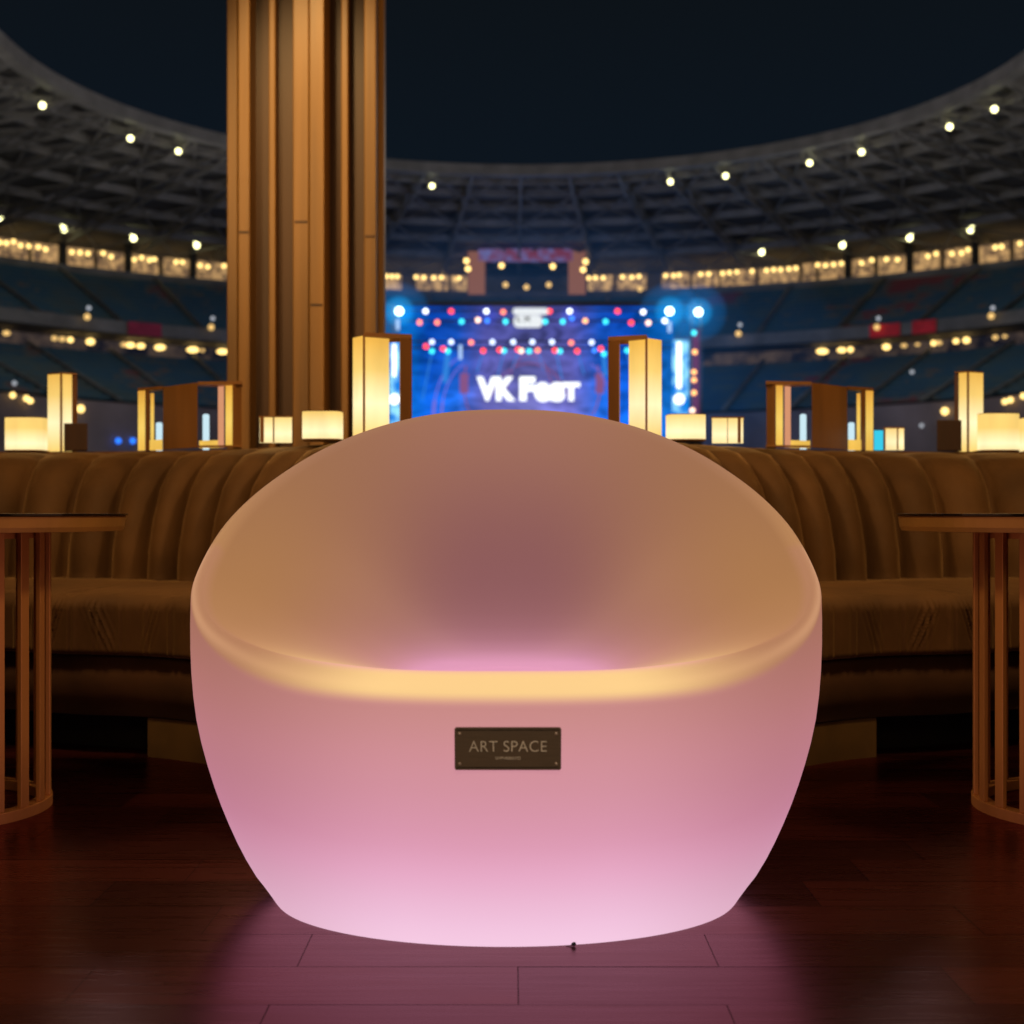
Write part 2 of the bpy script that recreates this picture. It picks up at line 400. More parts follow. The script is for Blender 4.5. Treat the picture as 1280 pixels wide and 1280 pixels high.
# ------------------------------------------------------------------ booth sofas
BC = (-1.6, 2.60); KY = 2.04/1.45
def bp_(theta, r, mir=1):
    return (mir*(BC[0]+r*math.sin(theta)), BC[1]+r*KY*math.cos(theta))
def theta_at(px, r):
    lo, hi = -1.4, 1.25
    for _ in range(50):
        mid = (lo+hi)/2; x, y = bp_(mid, r)
        if 640+F*x/y < px: lo = mid
        else: hi = mid
    return lo
WR = [(30.2, 0.9, 22, .0055, .75), (37.5, 1.3, -24, .0060, .85), (24.0, 1.5, 10, .003, 1.1), (45.5, 1.0, 18, .003, .8), (12, 1.5, -15, .004, .9)]
def rf(th):
    return smooth_interp([(-90, .84), (0, .84), (18, .85), (31.6, .877), (44.4, .986), (56, 1.08), (66, 1.19), (73, 1.29)], math.degrees(th))
TEND = math.radians(73)
def sofa(mir, seams_px, label):
    s = thing('booth_sofa', label, 'sofa', (mir*-1.6, 4.4, 0), 'curved velvet booth sofas')
    # backrest with vertical channels
    ths = [theta_at(p, 1.47) for p in seams_px]
    ths = [t for t in ths if t < TEND-0.03]+[TEND]
    prof = [(-0.13, .36), (-0.10, .42), (-0.095, .50), (-0.075, .60), (-0.045, .69), (-0.005, .755), (0.035, .795), (0.08, .815), (0.13, .822), (0.19, .820), (0.20, .70), (0.21, .3)]
    # refine profile
    pr2 = []
    for (a, b_) in zip(prof, prof[1:]):
        for k in range(4): pr2.append((a[0]+(b_[0]-a[0])*k/4, a[1]+(b_[1]-a[1])*k/4))
    pr2.append(prof[-1])
    rows = []
    for i, (t0, t1) in enumerate(zip(ths, ths[1:])):
        K = 14
        for k in range(K+(1 if i == len(ths)-2 else 0)):
            u = k/K; bulge = (1-abs(2*u-1)**2.2)**0.55 if 0 < u < 1 else 0
            th = t0+(t1-t0)*u
            row = []
            for (dr, z) in pr2:
                nr = 1.0 if z > .3 and dr < 0.12 else 0.0
                top = sm(0.15, 0.0, -0) if False else 1
                b_ = 0.075*bulge*nr*(1-0.6*sm(0.02, 0.12, dr))
                dn = 0.010*bulge*sm(-0.02, 0.10, dr)*(1 if dr < 0.19 else 0)
                x, y = bp_(th, 1.47+dr*1.0-b_, mir)
                row.append((x, y, z+dn-0.012*sm(-0.05, .08, dr)*(1 if dr < .19 else 0)))
            rows.append(row)
    mb = MB(); mb.grid(rows if mir < 0 else rows[::-1])
    mb.build('backrest', M['velvet'], s, smooth=True)
    # seat cushion, base, plinth
    def sweep(name, mat, prof_fn, t0=-1.35, t1=TEND, n=110, smooth=True):
        rows = []
        for i in range(n+1):
            th = t0+(t1-t0)*i/n
            rows.append([(*bp_(th, r, mir), z) for r, z in prof_fn(th)])
        mb = MB(); mb.grid(rows if mir < 0 else rows[::-1]); n_ = len(rows[0])
        # end caps
        base = 0
        mb.f.append(tuple(range(n_))); mb.f.append(tuple(range(n*n_, (n+1)*n_)))
        return mb.build(name, mat, s, smooth=smooth)
    def seat(th):
        f = rf(th); d = math.degrees(th)
        def w(z):
            v = 0.0015*math.sin(d*3.1+math.sin(d*1.7)*2)
            for c0, wd, sl, am, pr_ in WR:
                u = d-c0-sl*(z-0.34)
                v += am*math.exp(-(u/wd)**2)*math.sin(2*math.pi*u/pr_)*sm(.265, .30, z)*(1-sm(.375, .40, z))
            return v
        # diagonal cushion seam
        def g(r):
            u = clamp((r-f)/(1.35-f)); td = 33-11*u
            return -0.010*math.exp(-((d-td)/0.55)**2)
        zs_ = [.266+.0095*k for k in range(13)]
        return [(f+.03, .258), (f+.004, .260)]+[(f-.003+w(z), z) for z in zs_]+[(f+.001, .392), (f+.010, .404), (f+.028, .412+g(f+.04)*.5), (f+.09, .420+g(f+.09)), (f+.2, .425+g(f+.2)), (f+.32, .422+g(f+.32)), (1.43, .416), (1.43, .258)]
    sweep('seat_cushion', M['velvet'], seat, n=900)
    sweep('seat_base', M['velvet_base'], lambda th: [(rf(th)+.045, .10), (rf(th)+.03, .105), (rf(th)+.012, .18), (rf(th)+.018, .252), (rf(th)+.06, .256), (1.5, .256), (1.5, .10)])
    # plinth: ochre part near the cusp, black toe kick elsewhere
    tsplit = math.radians(42.5)
    sweep('plinth', M['plinth'], lambda th: [(rf(th)+.035, .0), (rf(th)+.035, .099), (1.5, .099), (1.5, .0)], tsplit, TEND, 40, False)
    sweep('toe_kick', M['toe'], lambda th: [(rf(th)+.13, .0), (rf(th)+.13, .098), (1.49, .098), (1.49, .0)], -1.35, tsplit-0.002, 80, False)
    return s
base_seams = [-760, -610, -480, -365, -265, -180, -100, -25, 45, 112, 172, 222, 262, 305, 345, 385, 422, 455, 485]
sofa(1, base_seams, 'brown velvet curved booth sofa with upright channels, left of the glowing chair')
sofa(-1, [1280-p for p in [2040, 1890, 1760, 1645, 1545, 1460, 1380, 1305, 1222, 1150, 1091, 1045, 1003, 962, 922, 884, 848, 815, 788]], 'brown velvet curved booth sofa with upright channels, right of the glowing chair')

# ledge behind both booths
inner = [bp_(-1.30+(TEND+1.30)*i/60, 1.655) for i in range(61)]
lp = inner+[(-x, y) for x, y in inner[::-1]]
x_out = inner[0][0]
plan = lp+[(3.6, 5.45), (-3.6, 5.45)]
led = thing('ledge', 'long brown wooden ledge behind the booth sofas carrying the lanterns', 'ledge', (0, 5, 0))
def fanned(mb, z0, z1, back=5.45):
    n = len(inner)
    for mir in (1, -1):
        rows_t = []
        a = [(mir*x, y) for x, y in inner]
        outer = [(mir*min(0, -3.6+3.6*i/(n-1)), back) for i in range(n)]
        rows = [[(a[i][0], a[i][1], z0), (a[i][0], a[i][1], z1), (outer[i][0], outer[i][1], z1), (outer[i][0], outer[i][1], z0)] for i in range(n)]
        mb.grid(rows if mir > 0 else rows[::-1])
        # centre wedge
    xl, yl = inner[-1]
    mb.prism([(xl, yl), (-xl, yl), (0.0005, back-0.001), (-0.0005, back-0.001)], z0, z1-0.0005)
mb = MB(); fanned(mb, 0.0, 0.799, 5.40); mb.build('wall', M['slab'], led)
mb = MB(); fanned(mb, 0.80, 0.826, 5.45); mb.build('top_board', M['ledge'], led)

# ------------------------------------------------------------------ tables
def table(mir, label):
    cx, cy = mir*1.24, 3.0
    t = thing('round_table', label, 'table', (cx, cy, 0), 'round bronze tables')
    mb = MB(); mb.tube_ring((cx, cy), 0.27, 0.0, 0.022, 0.03, 96); mb.build('base_ring', M['metal'], t, bevel=0.002)
    mb = MB(); mb.tube_ring((cx, cy), 0.252, 0.566, 0.580, 0.03, 96); mb.build('top_ring', M['metal'], t)
    n = 24
    for k in range(n):
        a = 2*math.pi*(k+0.5)/n+mir*math.radians(-4.5)
        # flat upright bar lying along the ring
        c, s_ = math.cos(a), math.sin(a); r0, r1, hw = 0.257, 0.267, 0.0130
        pl = [(cx+r1*c-hw*s_, cy+r1*s_+hw*c), (cx+r1*c+hw*s_, cy+r1*s_-hw*c), (cx+r0*c+hw*s_, cy+r0*s_-hw*c), (cx+r0*c-hw*s_, cy+r0*s_+hw*c)]
        mb = MB(); mb.prism(pl, 0.022, 0.579); mb.build('bar', M['metal'], t, bevel=0.0015)
    mb = MB()
    seg = 96; prof = [(0.0, .580), (.40, .580), (.414, .581), (.418, .590), (.421, .6105), (.419, .6125), (.0, .6125)]
    mb.grid([[(cx+r*math.cos(2*math.pi*j/seg), cy+r*math.sin(2*math.pi*j/seg), z) for j in range(seg)] for r, z in prof], True)
    mb.build('tabletop', M['metal_top'], t)
    mb = MB(); mb.cyl((cx, cy), 0.426, 0.6130, 0.6165, 96); mb.build('glass_plate', M['glass_top'], t)
    return t
table(-1, 'round bronze table with barred drum base, cut by the left edge, left of the chair')
table(1, 'round bronze table with barred drum base, cut by the right edge, right of the chair')

# ------------------------------------------------------------------ wooden column
cw = thing('wooden_column', 'tall fluted golden wooden column standing behind the left end of the ledge', 'column', (-0.79, 5.8, 0))
DC = 5.62
def cpl(px0, px1, d0, d1):
    return [(XH(px0, d0), d0), (XH(px1, d0), d0), (XH(px1, d0)+0.0, d1), (XH(px0, d0)+0.0, d1)]
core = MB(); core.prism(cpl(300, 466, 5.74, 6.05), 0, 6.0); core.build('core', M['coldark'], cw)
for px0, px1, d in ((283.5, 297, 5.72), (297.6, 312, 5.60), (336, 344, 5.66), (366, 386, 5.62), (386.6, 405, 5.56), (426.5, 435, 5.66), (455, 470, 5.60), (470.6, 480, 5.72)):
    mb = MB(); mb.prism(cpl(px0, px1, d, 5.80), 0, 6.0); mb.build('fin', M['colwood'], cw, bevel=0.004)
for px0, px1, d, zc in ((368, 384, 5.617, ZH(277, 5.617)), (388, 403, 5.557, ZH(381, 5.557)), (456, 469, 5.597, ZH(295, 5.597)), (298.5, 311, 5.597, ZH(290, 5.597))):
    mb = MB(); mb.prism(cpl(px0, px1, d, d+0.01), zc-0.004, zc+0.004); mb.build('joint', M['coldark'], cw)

# ------------------------------------------------------------------ lanterns on the ledge
LZ = 0.8265
def q(*pts): return [(XH(p, d), d) for p, d in pts]
def lz(y, D): return ZH(y, D)
GL = 'glowing lanterns along the ledge'
# squat drum shades
def drum(px0, px1, ytop, D, label, name='squat_lantern'):
    cx = XH((px0+px1)/2, D); r = (px1-px0)/2*D/F
    t = thing(name, label, 'lantern', (cx, D, LZ), GL)
    mb = MB(); n = 48; z1 = lz(ytop, D-r)
    pl = []
    for j in range(n):
        a = 2*math.pi*j/n; ca, sa = math.cos(a), math.sin(a); e = 0.55
        pl.append((cx+r*math.copysign(abs(ca)**e, ca), D+r*math.copysign(abs(sa)**e, sa)))
    mb.prism(pl, LZ+0.004, z1-0.002); mb.build('shade', M['shade_low'], t)
    mb = MB(); mb.prism([(cx+(x-cx)*1.01, D+(y-D)*1.01) for x, y in pl], LZ, LZ+0.004); mb.build('base', M['wood'], t)
    mb = MB(); mb.prism([(cx+(x-cx)*1.004, D+(y-D)*1.004) for x, y in pl], z1-0.002, z1); mb.build('rim', M['wood'], t)
    return t
drum(10, 59, 521, 4.93, 'squat drum lantern with warm glow, leftmost on the ledge beside a tall one')
drum(379, 428, 513, 4.18, 'squat drum lantern with warm glow, between column foot and left tall lantern')
drum(833, 881, 517, 4.20, 'squat drum lantern with warm glow, just right of the right tall lantern')
drum(1220, 1270, 516, 4.93, 'squat drum lantern with warm glow, in front of the slim tall lantern at right')
drum(1277, 1320, 521, 5.0, 'squat lantern cut off by the right edge of the view')
# slim tall box lanterns
def slim(pts_left, pts_right, wood, zt, label, near, D):
    t = thing('tall_lantern', label, 'lantern', (XH(near, D), D, LZ), GL)
    for k, pl in enumerate((pts_left, pts_right)):
        mb = MB(); mb.prism(q(*pl), LZ+0.003, zt-0.004); mb.build('shade', M['shade_tall'], t)
    mb = MB(); mb.prism(q(*wood), LZ, zt-0.004); mb.build('wood_panel', M['wood'], t)
    mb = MB(); mb.prism(q((near-1.2, D-.012), (near+1.2, D-.012), (near+1.2, D+.01), (near-1.2, D+.01)), LZ, zt-.004); mb.build('post', M['wood'], t)
    x0 = min(p for p, _ in pts_left+pts_right+wood); x1 = max(p for p, _ in pts_left+pts_right+wood)
    mb = MB(); mb.prism(q((x0, D+.02), (near, D-.014), (x1, D+.02), (x1-3, D+.13), (x0+3, D+.13)), zt-.004, zt); mb.build('cap', M['wood'], t)
    return t
slim([(59.5, 4.93), (75, 4.90), (75, 4.99), (60, 5.0)], [(78, 4.90), (90, 4.93), (90, 5.0), (78, 4.99)], [(90.3, 4.93), (96.5, 4.97), (96.5, 5.02), (90.3, 5.02)], lz(467, 4.93), 'slim tall lantern with two lit faces, between squat drum and dark cube at left', 76.5, 4.90)
slim([(1198.5, 4.93), (1208.5, 4.90), (1208.5, 5.0), (1198.5, 5.0)], [(1211.5, 4.90), (1229, 4.93), (1229, 5.0), (1211.5, 4.99)], [(1193, 4.97), (1198.2, 4.93), (1198.2, 5.02), (1193, 5.02)], lz(465, 4.93), 'slim tall lantern with two lit faces, between dark cube and squat drum at right', 1210, 4.90)
# dark cubes
for p0, p1, yt, D, lab in ((80, 109.5, 529, 4.84, 'small dark wooden cube in front of the slim tall lantern at left'), (1171, 1202, 525, 4.84, 'small dark wooden cube in front of the slim tall lantern at right')):
    mb = MB(); mb.prism(q((p0, D), (p1, D), (p1, D+.06), (p0, D+.06)), LZ, lz(yt, D)); o = mb.build('wooden_cube', M['wood_dark'], bevel=0.002); tag(o, lab, 'box', 'dark wooden cubes on the ledge')
# tall lantern + open frame beside the stage view
def framed(face_a, face_b, near, D, frame_out, post_w, ytop, label):
    sgn = 1 if frame_out > near else -1
    t = thing('framed_lantern', label, 'lantern', (XH(near, D), D, LZ), GL)
    zt = lz(ytop, D)
    fa = [(face_a[0], D+.05), (face_a[1], D), (face_a[1], D+.09), (face_a[0], D+.12)]
    fb = [(face_b[0], D), (face_b[1], D+.04), (face_b[1], D+.12), (face_b[0], D+.09)]
    for pl in (fa, fb):
        mb = MB(); mb.prism(q(*pl), LZ+.003, zt-.008); mb.build('shade', M['shade_tall'], t)
    mb = MB(); mb.prism(q((near-1.4, D-.012), (near+1.4, D-.012), (near+1.4, D+.012), (near-1.4, D+.012)), LZ, zt-.004); mb.build('post', M['wood'], t)
    a, b_ = frame_out-sgn*post_w, frame_out
    mb = MB(); mb.prism(q((a, D+.01), (b_, D+.04), (b_, D+.11), (a-sgn*1, D+.11)), LZ, zt-.012); mb.build('post', M['wood'], t)
    mb = MB(); mb.prism(q((near-sgn*0, D-.013), (b_, D+.035), (b_, D+.115), (near, D+.125)), zt-.012, zt); mb.build('top_beam', M['wood'], t)
    mb = MB(); mb.prism(q((near, D-.004), (b_, D+.038), (b_, D+.11), (near, D+.12)), LZ, LZ+.01); mb.build('base_beam', M['wood'], t)
    return t
framed((441, 453.5), (456.5, 486.5), 455, 4.02, 515, 14.5, 416, 'tall lit lantern with open wooden frame, left of the stage')
framed((827, 809.5), (806.5, 786), 808, 4.05, 760, 14, 419, 'tall lit lantern with open wooden frame, right of the stage')
# small framed lanterns
def small(px0, px1, ytop, D, posts, label, mat='shade_low'):
    t = thing('small_lantern', label, 'lantern', (XH((px0+px1)/2, D), D, LZ), GL)
    zt = lz(ytop, D)
    mb = MB(); mb.prism(q((px0+1, D), (px1-1, D), (px1-1, D+.07), (px0+1, D+.07)), LZ+.002, zt-.004); mb.build('shade', M[mat], t)
    for a, b_ in posts:
        mb = MB(); mb.prism(q((a, D-.006), (b_, D-.006), (b_, D-.0005), (a, D-.0005)), LZ, zt-.004); mb.build('post', M['wood'], t)
    mb = MB(); mb.prism(q((px0, D-.007), (px1, D-.007), (px1, D+.075), (px0, D+.075)), zt-.004, zt); mb.build('cap', M['wood'], t)
    return t
small(323.5, 366, 520, 4.27, ((325, 330), (341, 343)), 'small box lantern with thin frame in front of the column foot')
small(889, 930, 521, 4.30, ((922, 926), (909, 910)), 'small box lantern with thin frame, right of a squat drum lantern')
small(1104.5, 1131, 534, 4.78, ((1105, 1107), (1121, 1123)), 'smallest box lantern, right of the cyan screen')
# wide openwork lanterns with centre panel
def wide(px, label):
    # px: function mapping the left lantern's pixel columns to this one's
    t = thing('openwork_lantern', label, 'lantern', (XH(px(235), 4.7), 4.7, LZ), GL)
    def pc(name, mat, pts, z0, z1):
        mb = MB(); mb.prism([(XH(px(p), d), d) for p, d in pts], z0, z1); mb.build(name, M[mat], t)
    zt = 1.036
    pc('shade', 'shade_amber', [(172.5, 4.83), (181.5, 4.81), (181.5, 4.88), (172.5, 4.9)], LZ+.002, zt-.010)
    pc('post', 'wood', [(182, 4.81), (187, 4.80), (187, 4.86), (182, 4.87)], LZ, zt-.010)
    pc('shade', 'shade_amber', [(188, 4.90), (192.5, 4.90), (192.5, 4.93), (188, 4.93)], LZ+.03, zt-.012)
    pc('shade', 'shade_amber', [(187, 4.83), (203, 4.80), (203, 4.86), (187, 4.87)], LZ+.002, LZ+.035)
    pc('centre_panel', 'wood', [(204, 4.76), (247, 4.60), (247, 4.64), (204, 4.80)], LZ, zt-.002)
    pc('shade', 'shade_amber', [(249, 4.66), (275, 4.62), (275, 4.68), (249, 4.70)], LZ+.002, LZ+.024)
    pc('lit_edge', 'peach', [(272.5, 4.62), (280, 4.60), (280, 4.66), (272.5, 4.67)], LZ+.002, zt-.014)
    pc('shade', 'shade_amber', [(282, 4.58), (290.5, 4.575), (290.5, 4.65), (282, 4.65)], LZ+.004, zt-.014)
    pc('post', 'wood', [(291, 4.57), (302, 4.60), (302, 4.70), (291, 4.68)], LZ, zt-.010)
    pc('top_beam', 'wood', [(172, 4.83), (204, 4.755), (204, 4.81), (172, 4.91)], zt-.010, zt)
    pc('top_beam', 'wood', [(247.4, 4.595), (303, 4.57), (303, 4.70), (247.4, 4.66)], zt-.010, zt)
    pc('bottom_beam', 'wood', [(247.4, 4.598), (303, 4.566), (303, 4.575), (247.4, 4.61)], LZ, LZ+.006)
    for p, d, zz in ((199, 4.98, 0.925), (257.5, 4.85, 0.945)):
        mb = MB(); mb.cyl((XH(px(p), d), d), 0.011, LZ, zz, 20); mb.sphere((XH(px(p), d), d, zz), 0.011, 16, 8, (1, 1, .5)); mb.build('white_tube', M['led_white'], t, smooth=True)
wide(lambda p: p, 'wide openwork wooden lantern with brown centre panel, left of the column')
wide(lambda p: 957+(303-p)*(135/131.0), 'wide openwork wooden lantern with brown centre panel, right of the chair')
mb = MB(); mb.prism(q((1092.5, 4.80), (1104, 4.80), (1104, 4.81), (1092.5, 4.81)), LZ, lz(538, 4.80)); o = mb.build('small_screen', M['phone']); tag(o, 'small upright cyan glowing screen between two lanterns at right', 'screen')

# ------------------------------------------------------------------ stadium
SCX, SCY = 1.0, 122.6
def rp(th, R): return (SCX+R*math.sin(th), SCY+R*math.cos(th))
def path(R, n=72, back=-40):
    pts = []
    m_ = 10
    for i in range(m_): pts.append((SCX-R, back+(SCY-back)*i/m_))
    for i in range(n+1): pts.append(rp(-math.pi/2+math.pi*i/n, R))
    for i in range(1, m_+1): pts.append((SCX+R, SCY-(SCY-back)*i/m_))
    return pts
def ringpt(px, R):
    k = (px-640)/F
    a = k*k+1; b_ = -2*(k*SCX+SCY); c_ = SCX**2+SCY**2-R*R
    D = (-b_+math.sqrt(max(0, b_*b_-4*a*c_)))/(2*a)
    return k*D, D
stad = thing('stadium', 'large dark football stadium with ring roof and two tiers of stands around the pitch', 'stadium', (SCX, SCY, -4.3))
def sweepR(name, mat, prof, parent=stad, n=72):
    mb = MB(); ps = [path(R, n) for R, h in prof]
    rows = [[(p[0], p[1], CAMZ+h) for p in ps[k]] for k, (R, h) in enumerate(prof)]
    mb.grid(rows)
    return mb.build(name, mat, parent)
sweepR('roof_edge', M['steel'], [(43.9, 40.1), (43.6, 40.1), (43.6, 38.9), (45.0, 38.9)])
sweepR('roof', M['roofskin'], [(43.9, 40.2), (55, 39.7), (66, 38.6), (78, 37.3), (90, 35.9), (91, 35.2)])
for R in (48.5, 53.5, 59.5, 66, 73, 80.5):
    h = interp([(43.6, 40.0), (55, 39.5), (66, 38.4), (78, 37.1), (90, 35.7)], R)
    sweepR('ring_beam', M['steel'], [(R-.28, h-.1), (R-.28, h-1.0), (R+.28, h-1.0), (R+.28, h-.1)])
hh = lambda R: interp([(43.6, 40.0), (55, 39.5), (66, 38.4), (78, 37.1), (90, 35.7)], R)
def rib(mb, fn):
    Rs = [44, 55, 66, 78, 89]
    prev = None
    for R0, R1 in zip(Rs, Rs[1:]):
        p, q_ = fn(R0), fn(R1)
        mb.bar((*p, CAMZ+hh(R0)-.55), (*q_, CAMZ+hh(R1)-.55), 0.42, 0.6)
        mb.bar((*p, CAMZ+hh(R0)-.6), (*fn((R0+R1)/2), CAMZ+hh((R0+R1)/2)-1.8), 0.28)
        mb.bar((*fn((R0+R1)/2), CAMZ+hh((R0+R1)/2)-1.8), (*q_, CAMZ+hh(R1)-.6), 0.28)
        if prev: mb.bar((*prev, CAMZ+hh((R0+R1)/2-11)-1.8), (*fn((R0+R1)/2), CAMZ+hh((R0+R1)/2)-1.8), 0.32)
        prev = fn((R0+R1)/2)
for k in range(25):
    th = -math.pi/2+math.pi*(k+.5)/25
    mb = MB(); rib(mb, lambda R: rp(th, R)); mb.build('rib', M['steel'], stad)
for sg in (-1, 1):
    for k in range(8):
        y = SCY-5.5*(k+.5)-1
        mb = MB(); rib(mb, lambda R: (SCX+sg*R, y)); mb.build('rib', M['steel'], stad)
br = MB()
Rb = [44.5, 48.5, 53.5, 59.5, 66, 73, 80.5, 88]
for k in range(50):
    t0 = -math.pi/2+math.pi*k/50; t1 = -math.pi/2+math.pi*(k+1)/50
    for i, (R0, R1) in enumerate(zip(Rb, Rb[1:])):
        a, b_ = (t0, t1) if (k+i) % 2 else (t1, t0)
        br.bar((*rp(a, R0), CAMZ+hh(R0)-.9), (*rp(b_, R1), CAMZ+hh(R1)-.9), 0.2)
br.build('cross_bracing', M['steel'], stad)
# seating material with blocks, rows and aisles
m, nt, out = newmat('stand_seats')
b = nt.nodes.new('ShaderNodeBsdfPrincipled'); nt.links.new(b.outputs[0], out.inputs[0]); b.inputs['Roughness'].default_value = 0.8
tc = nt.nodes.new('ShaderNodeTexCoord')
n = nt.nodes.new('ShaderNodeTexNoise'); n.inputs['Scale'].default_value = 0.085; n.inputs['Detail'].default_value = 5; n.inputs['Roughness'].default_value = 0.65; nt.links.new(tc.outputs['Object'], n.inputs['Vector'])
r = nt.nodes.new('ShaderNodeValToRGB'); el = r.color_ramp.elements
el[0].position = 0.30; el[0].color = (0.10, 0.11, 0.10, 1); el[1].position = 0.80; el[1].color = (0.30, 0.035, 0.05, 1)
for pos, c in ((0.40, (0.075, 0.13, 0.15)), (0.47, (0.05, 0.12, 0.17)), (0.53, (0.035, 0.11, 0.18)), (0.58, (0.12, 0.135, 0.13)), (0.64, (0.24, 0.06, 0.07))):
    e = el.new(pos); e.color = (*c, 1)
nt.links.new(n.outputs['Fac'], r.inputs[0])
sp = nt.nodes.new('ShaderNodeSeparateXYZ'); nt.links.new(tc.outputs['Object'], sp.inputs[0])
ml = nt.nodes.new('ShaderNodeMath'); ml.operation = 'MULTIPLY'; ml.inputs[1].default_value = 1.35*math.pi*2; nt.links.new(sp.outputs['Z'], ml.inputs[0])
sn = nt.nodes.new('ShaderNodeMath'); sn.operation = 'SINE'; nt.links.new(ml.outputs[0], sn.inputs[0])
mr = nt.nodes.new('ShaderNodeMapRange'); mr.inputs[1].default_value = -1; mr.inputs[2].default_value = 1; mr.inputs[3].default_value = 0.6; mr.inputs[4].default_value = 1.1; nt.links.new(sn.outputs[0], mr.inputs[0])
vm = nt.nodes.new('ShaderNodeVectorMath'); vm.operation = 'SCALE'; nt.links.new(r.outputs[0], vm.inputs[0]); nt.links.new(mr.outputs[0], vm.inputs['Scale'])
nt.links.new(vm.outputs[0], b.inputs['Base Color'])
M['seats'] = m
def stepped(R0, h0, R1, h1, n):
    pr = []
    for k in range(n):
        a = k/n; b_ = (k+1)/n
        pr.append((R0+(R1-R0)*a, h0+(h1-h0)*b_)); pr.append((R0+(R1-R0)*b_, h0+(h1-h0)*b_))
    return pr
sweepR('upper_stand', M['seats'], stepped(70.5, 22.0, 87.5, 31.0, 12))
sweepR('lower_stand', M['seats'], stepped(56, 11.5, 74, 19.4, 12))
sweepR('barrier', M['barrier'], [(56, -4.9), (56, 11.9)])
sweepR('upper_fascia', M['concrete'], [(87.6, 30.9), (87.6, 32.2), (91, 32.2)])
sweepR('middle_fascia', M['concrete'], [(79, 21.3), (69.8, 21.5), (69.8, 23.0), (70.6, 23.0)])
sweepR('outer_wall', M['concrete'], [(96, 36.5), (96, -4.9)])
# stair aisles
ai = MB()
for (R0, h0, R1, h1) in ((70.5, 22.8, 87.5, 31.6), (56, 12.2, 74, 20.0)):
    for k in range(21):
        th = -math.pi/2+math.pi*(k+.5)/21
        p, q_ = rp(th, R0), rp(th, R1)
        ai.bar((*p, CAMZ+h0), (*q_, CAMZ+h1), 0.6, 0.2)
ai.build('stair_aisles', surf('aisle_concrete', (0.15, 0.15, 0.15), 0.9, 0, 0.4, 0.2), stad)
# concourse walls, their lamplight put in as emission
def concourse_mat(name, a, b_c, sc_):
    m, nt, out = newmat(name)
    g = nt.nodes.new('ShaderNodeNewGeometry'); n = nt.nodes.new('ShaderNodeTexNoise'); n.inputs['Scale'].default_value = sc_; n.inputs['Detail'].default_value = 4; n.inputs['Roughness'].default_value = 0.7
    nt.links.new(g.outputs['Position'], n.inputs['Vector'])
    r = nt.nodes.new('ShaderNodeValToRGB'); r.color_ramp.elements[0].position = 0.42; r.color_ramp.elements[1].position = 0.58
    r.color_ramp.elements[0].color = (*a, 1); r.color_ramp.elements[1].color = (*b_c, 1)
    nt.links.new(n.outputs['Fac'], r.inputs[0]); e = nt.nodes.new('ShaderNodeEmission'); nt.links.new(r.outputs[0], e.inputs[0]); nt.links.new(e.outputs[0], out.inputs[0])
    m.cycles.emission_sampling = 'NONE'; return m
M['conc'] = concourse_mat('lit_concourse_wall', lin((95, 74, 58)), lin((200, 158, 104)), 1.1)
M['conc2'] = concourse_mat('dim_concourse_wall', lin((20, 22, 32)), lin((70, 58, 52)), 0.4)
sweepR('upper_concourse', M['concrete'], [(94, 31.5), (94, 35.6)])
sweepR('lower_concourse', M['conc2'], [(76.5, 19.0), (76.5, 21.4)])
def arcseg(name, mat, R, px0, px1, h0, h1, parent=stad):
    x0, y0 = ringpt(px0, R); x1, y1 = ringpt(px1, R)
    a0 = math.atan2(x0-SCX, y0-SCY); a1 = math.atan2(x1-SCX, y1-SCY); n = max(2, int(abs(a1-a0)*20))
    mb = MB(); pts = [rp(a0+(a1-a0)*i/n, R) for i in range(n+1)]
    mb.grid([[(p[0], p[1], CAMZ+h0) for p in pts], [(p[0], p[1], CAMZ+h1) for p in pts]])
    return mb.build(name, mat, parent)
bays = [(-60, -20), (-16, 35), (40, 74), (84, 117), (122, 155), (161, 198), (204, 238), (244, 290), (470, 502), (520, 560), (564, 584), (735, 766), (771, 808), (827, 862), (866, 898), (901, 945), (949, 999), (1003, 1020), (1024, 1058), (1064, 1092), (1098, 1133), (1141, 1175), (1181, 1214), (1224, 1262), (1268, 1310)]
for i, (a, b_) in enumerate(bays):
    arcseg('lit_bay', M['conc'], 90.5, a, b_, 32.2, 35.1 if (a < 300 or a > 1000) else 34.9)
for px in (78, 160, 241, 1137, 1219, 1060):
    x, y = ringpt(px, 88.2); mb = MB(); mb.cyl((x, y), 0.55, CAMZ+31.9, CAMZ+36.0, 12); mb.build('pillar', M['black'], stad)
# red advertising banners on the middle fascia
M['red'] = surf('red_banner', (0.9, 0.03, 0.05), 0.7, 0, 0.2, 1); M['red2'] = surf('maroon_banner', (0.45, 0.03, 0.09), 0.7, 0, 0.2, 1)
arcseg('banner', M['red'], 69.5, 1087, 1125, 21.4, 23.0); arcseg('banner', M['red'], 69.5, 1140, 1170, 21.4, 23.0)
arcseg('banner', M['red2'], 69.5, 160, 202, 21.4, 23.0)

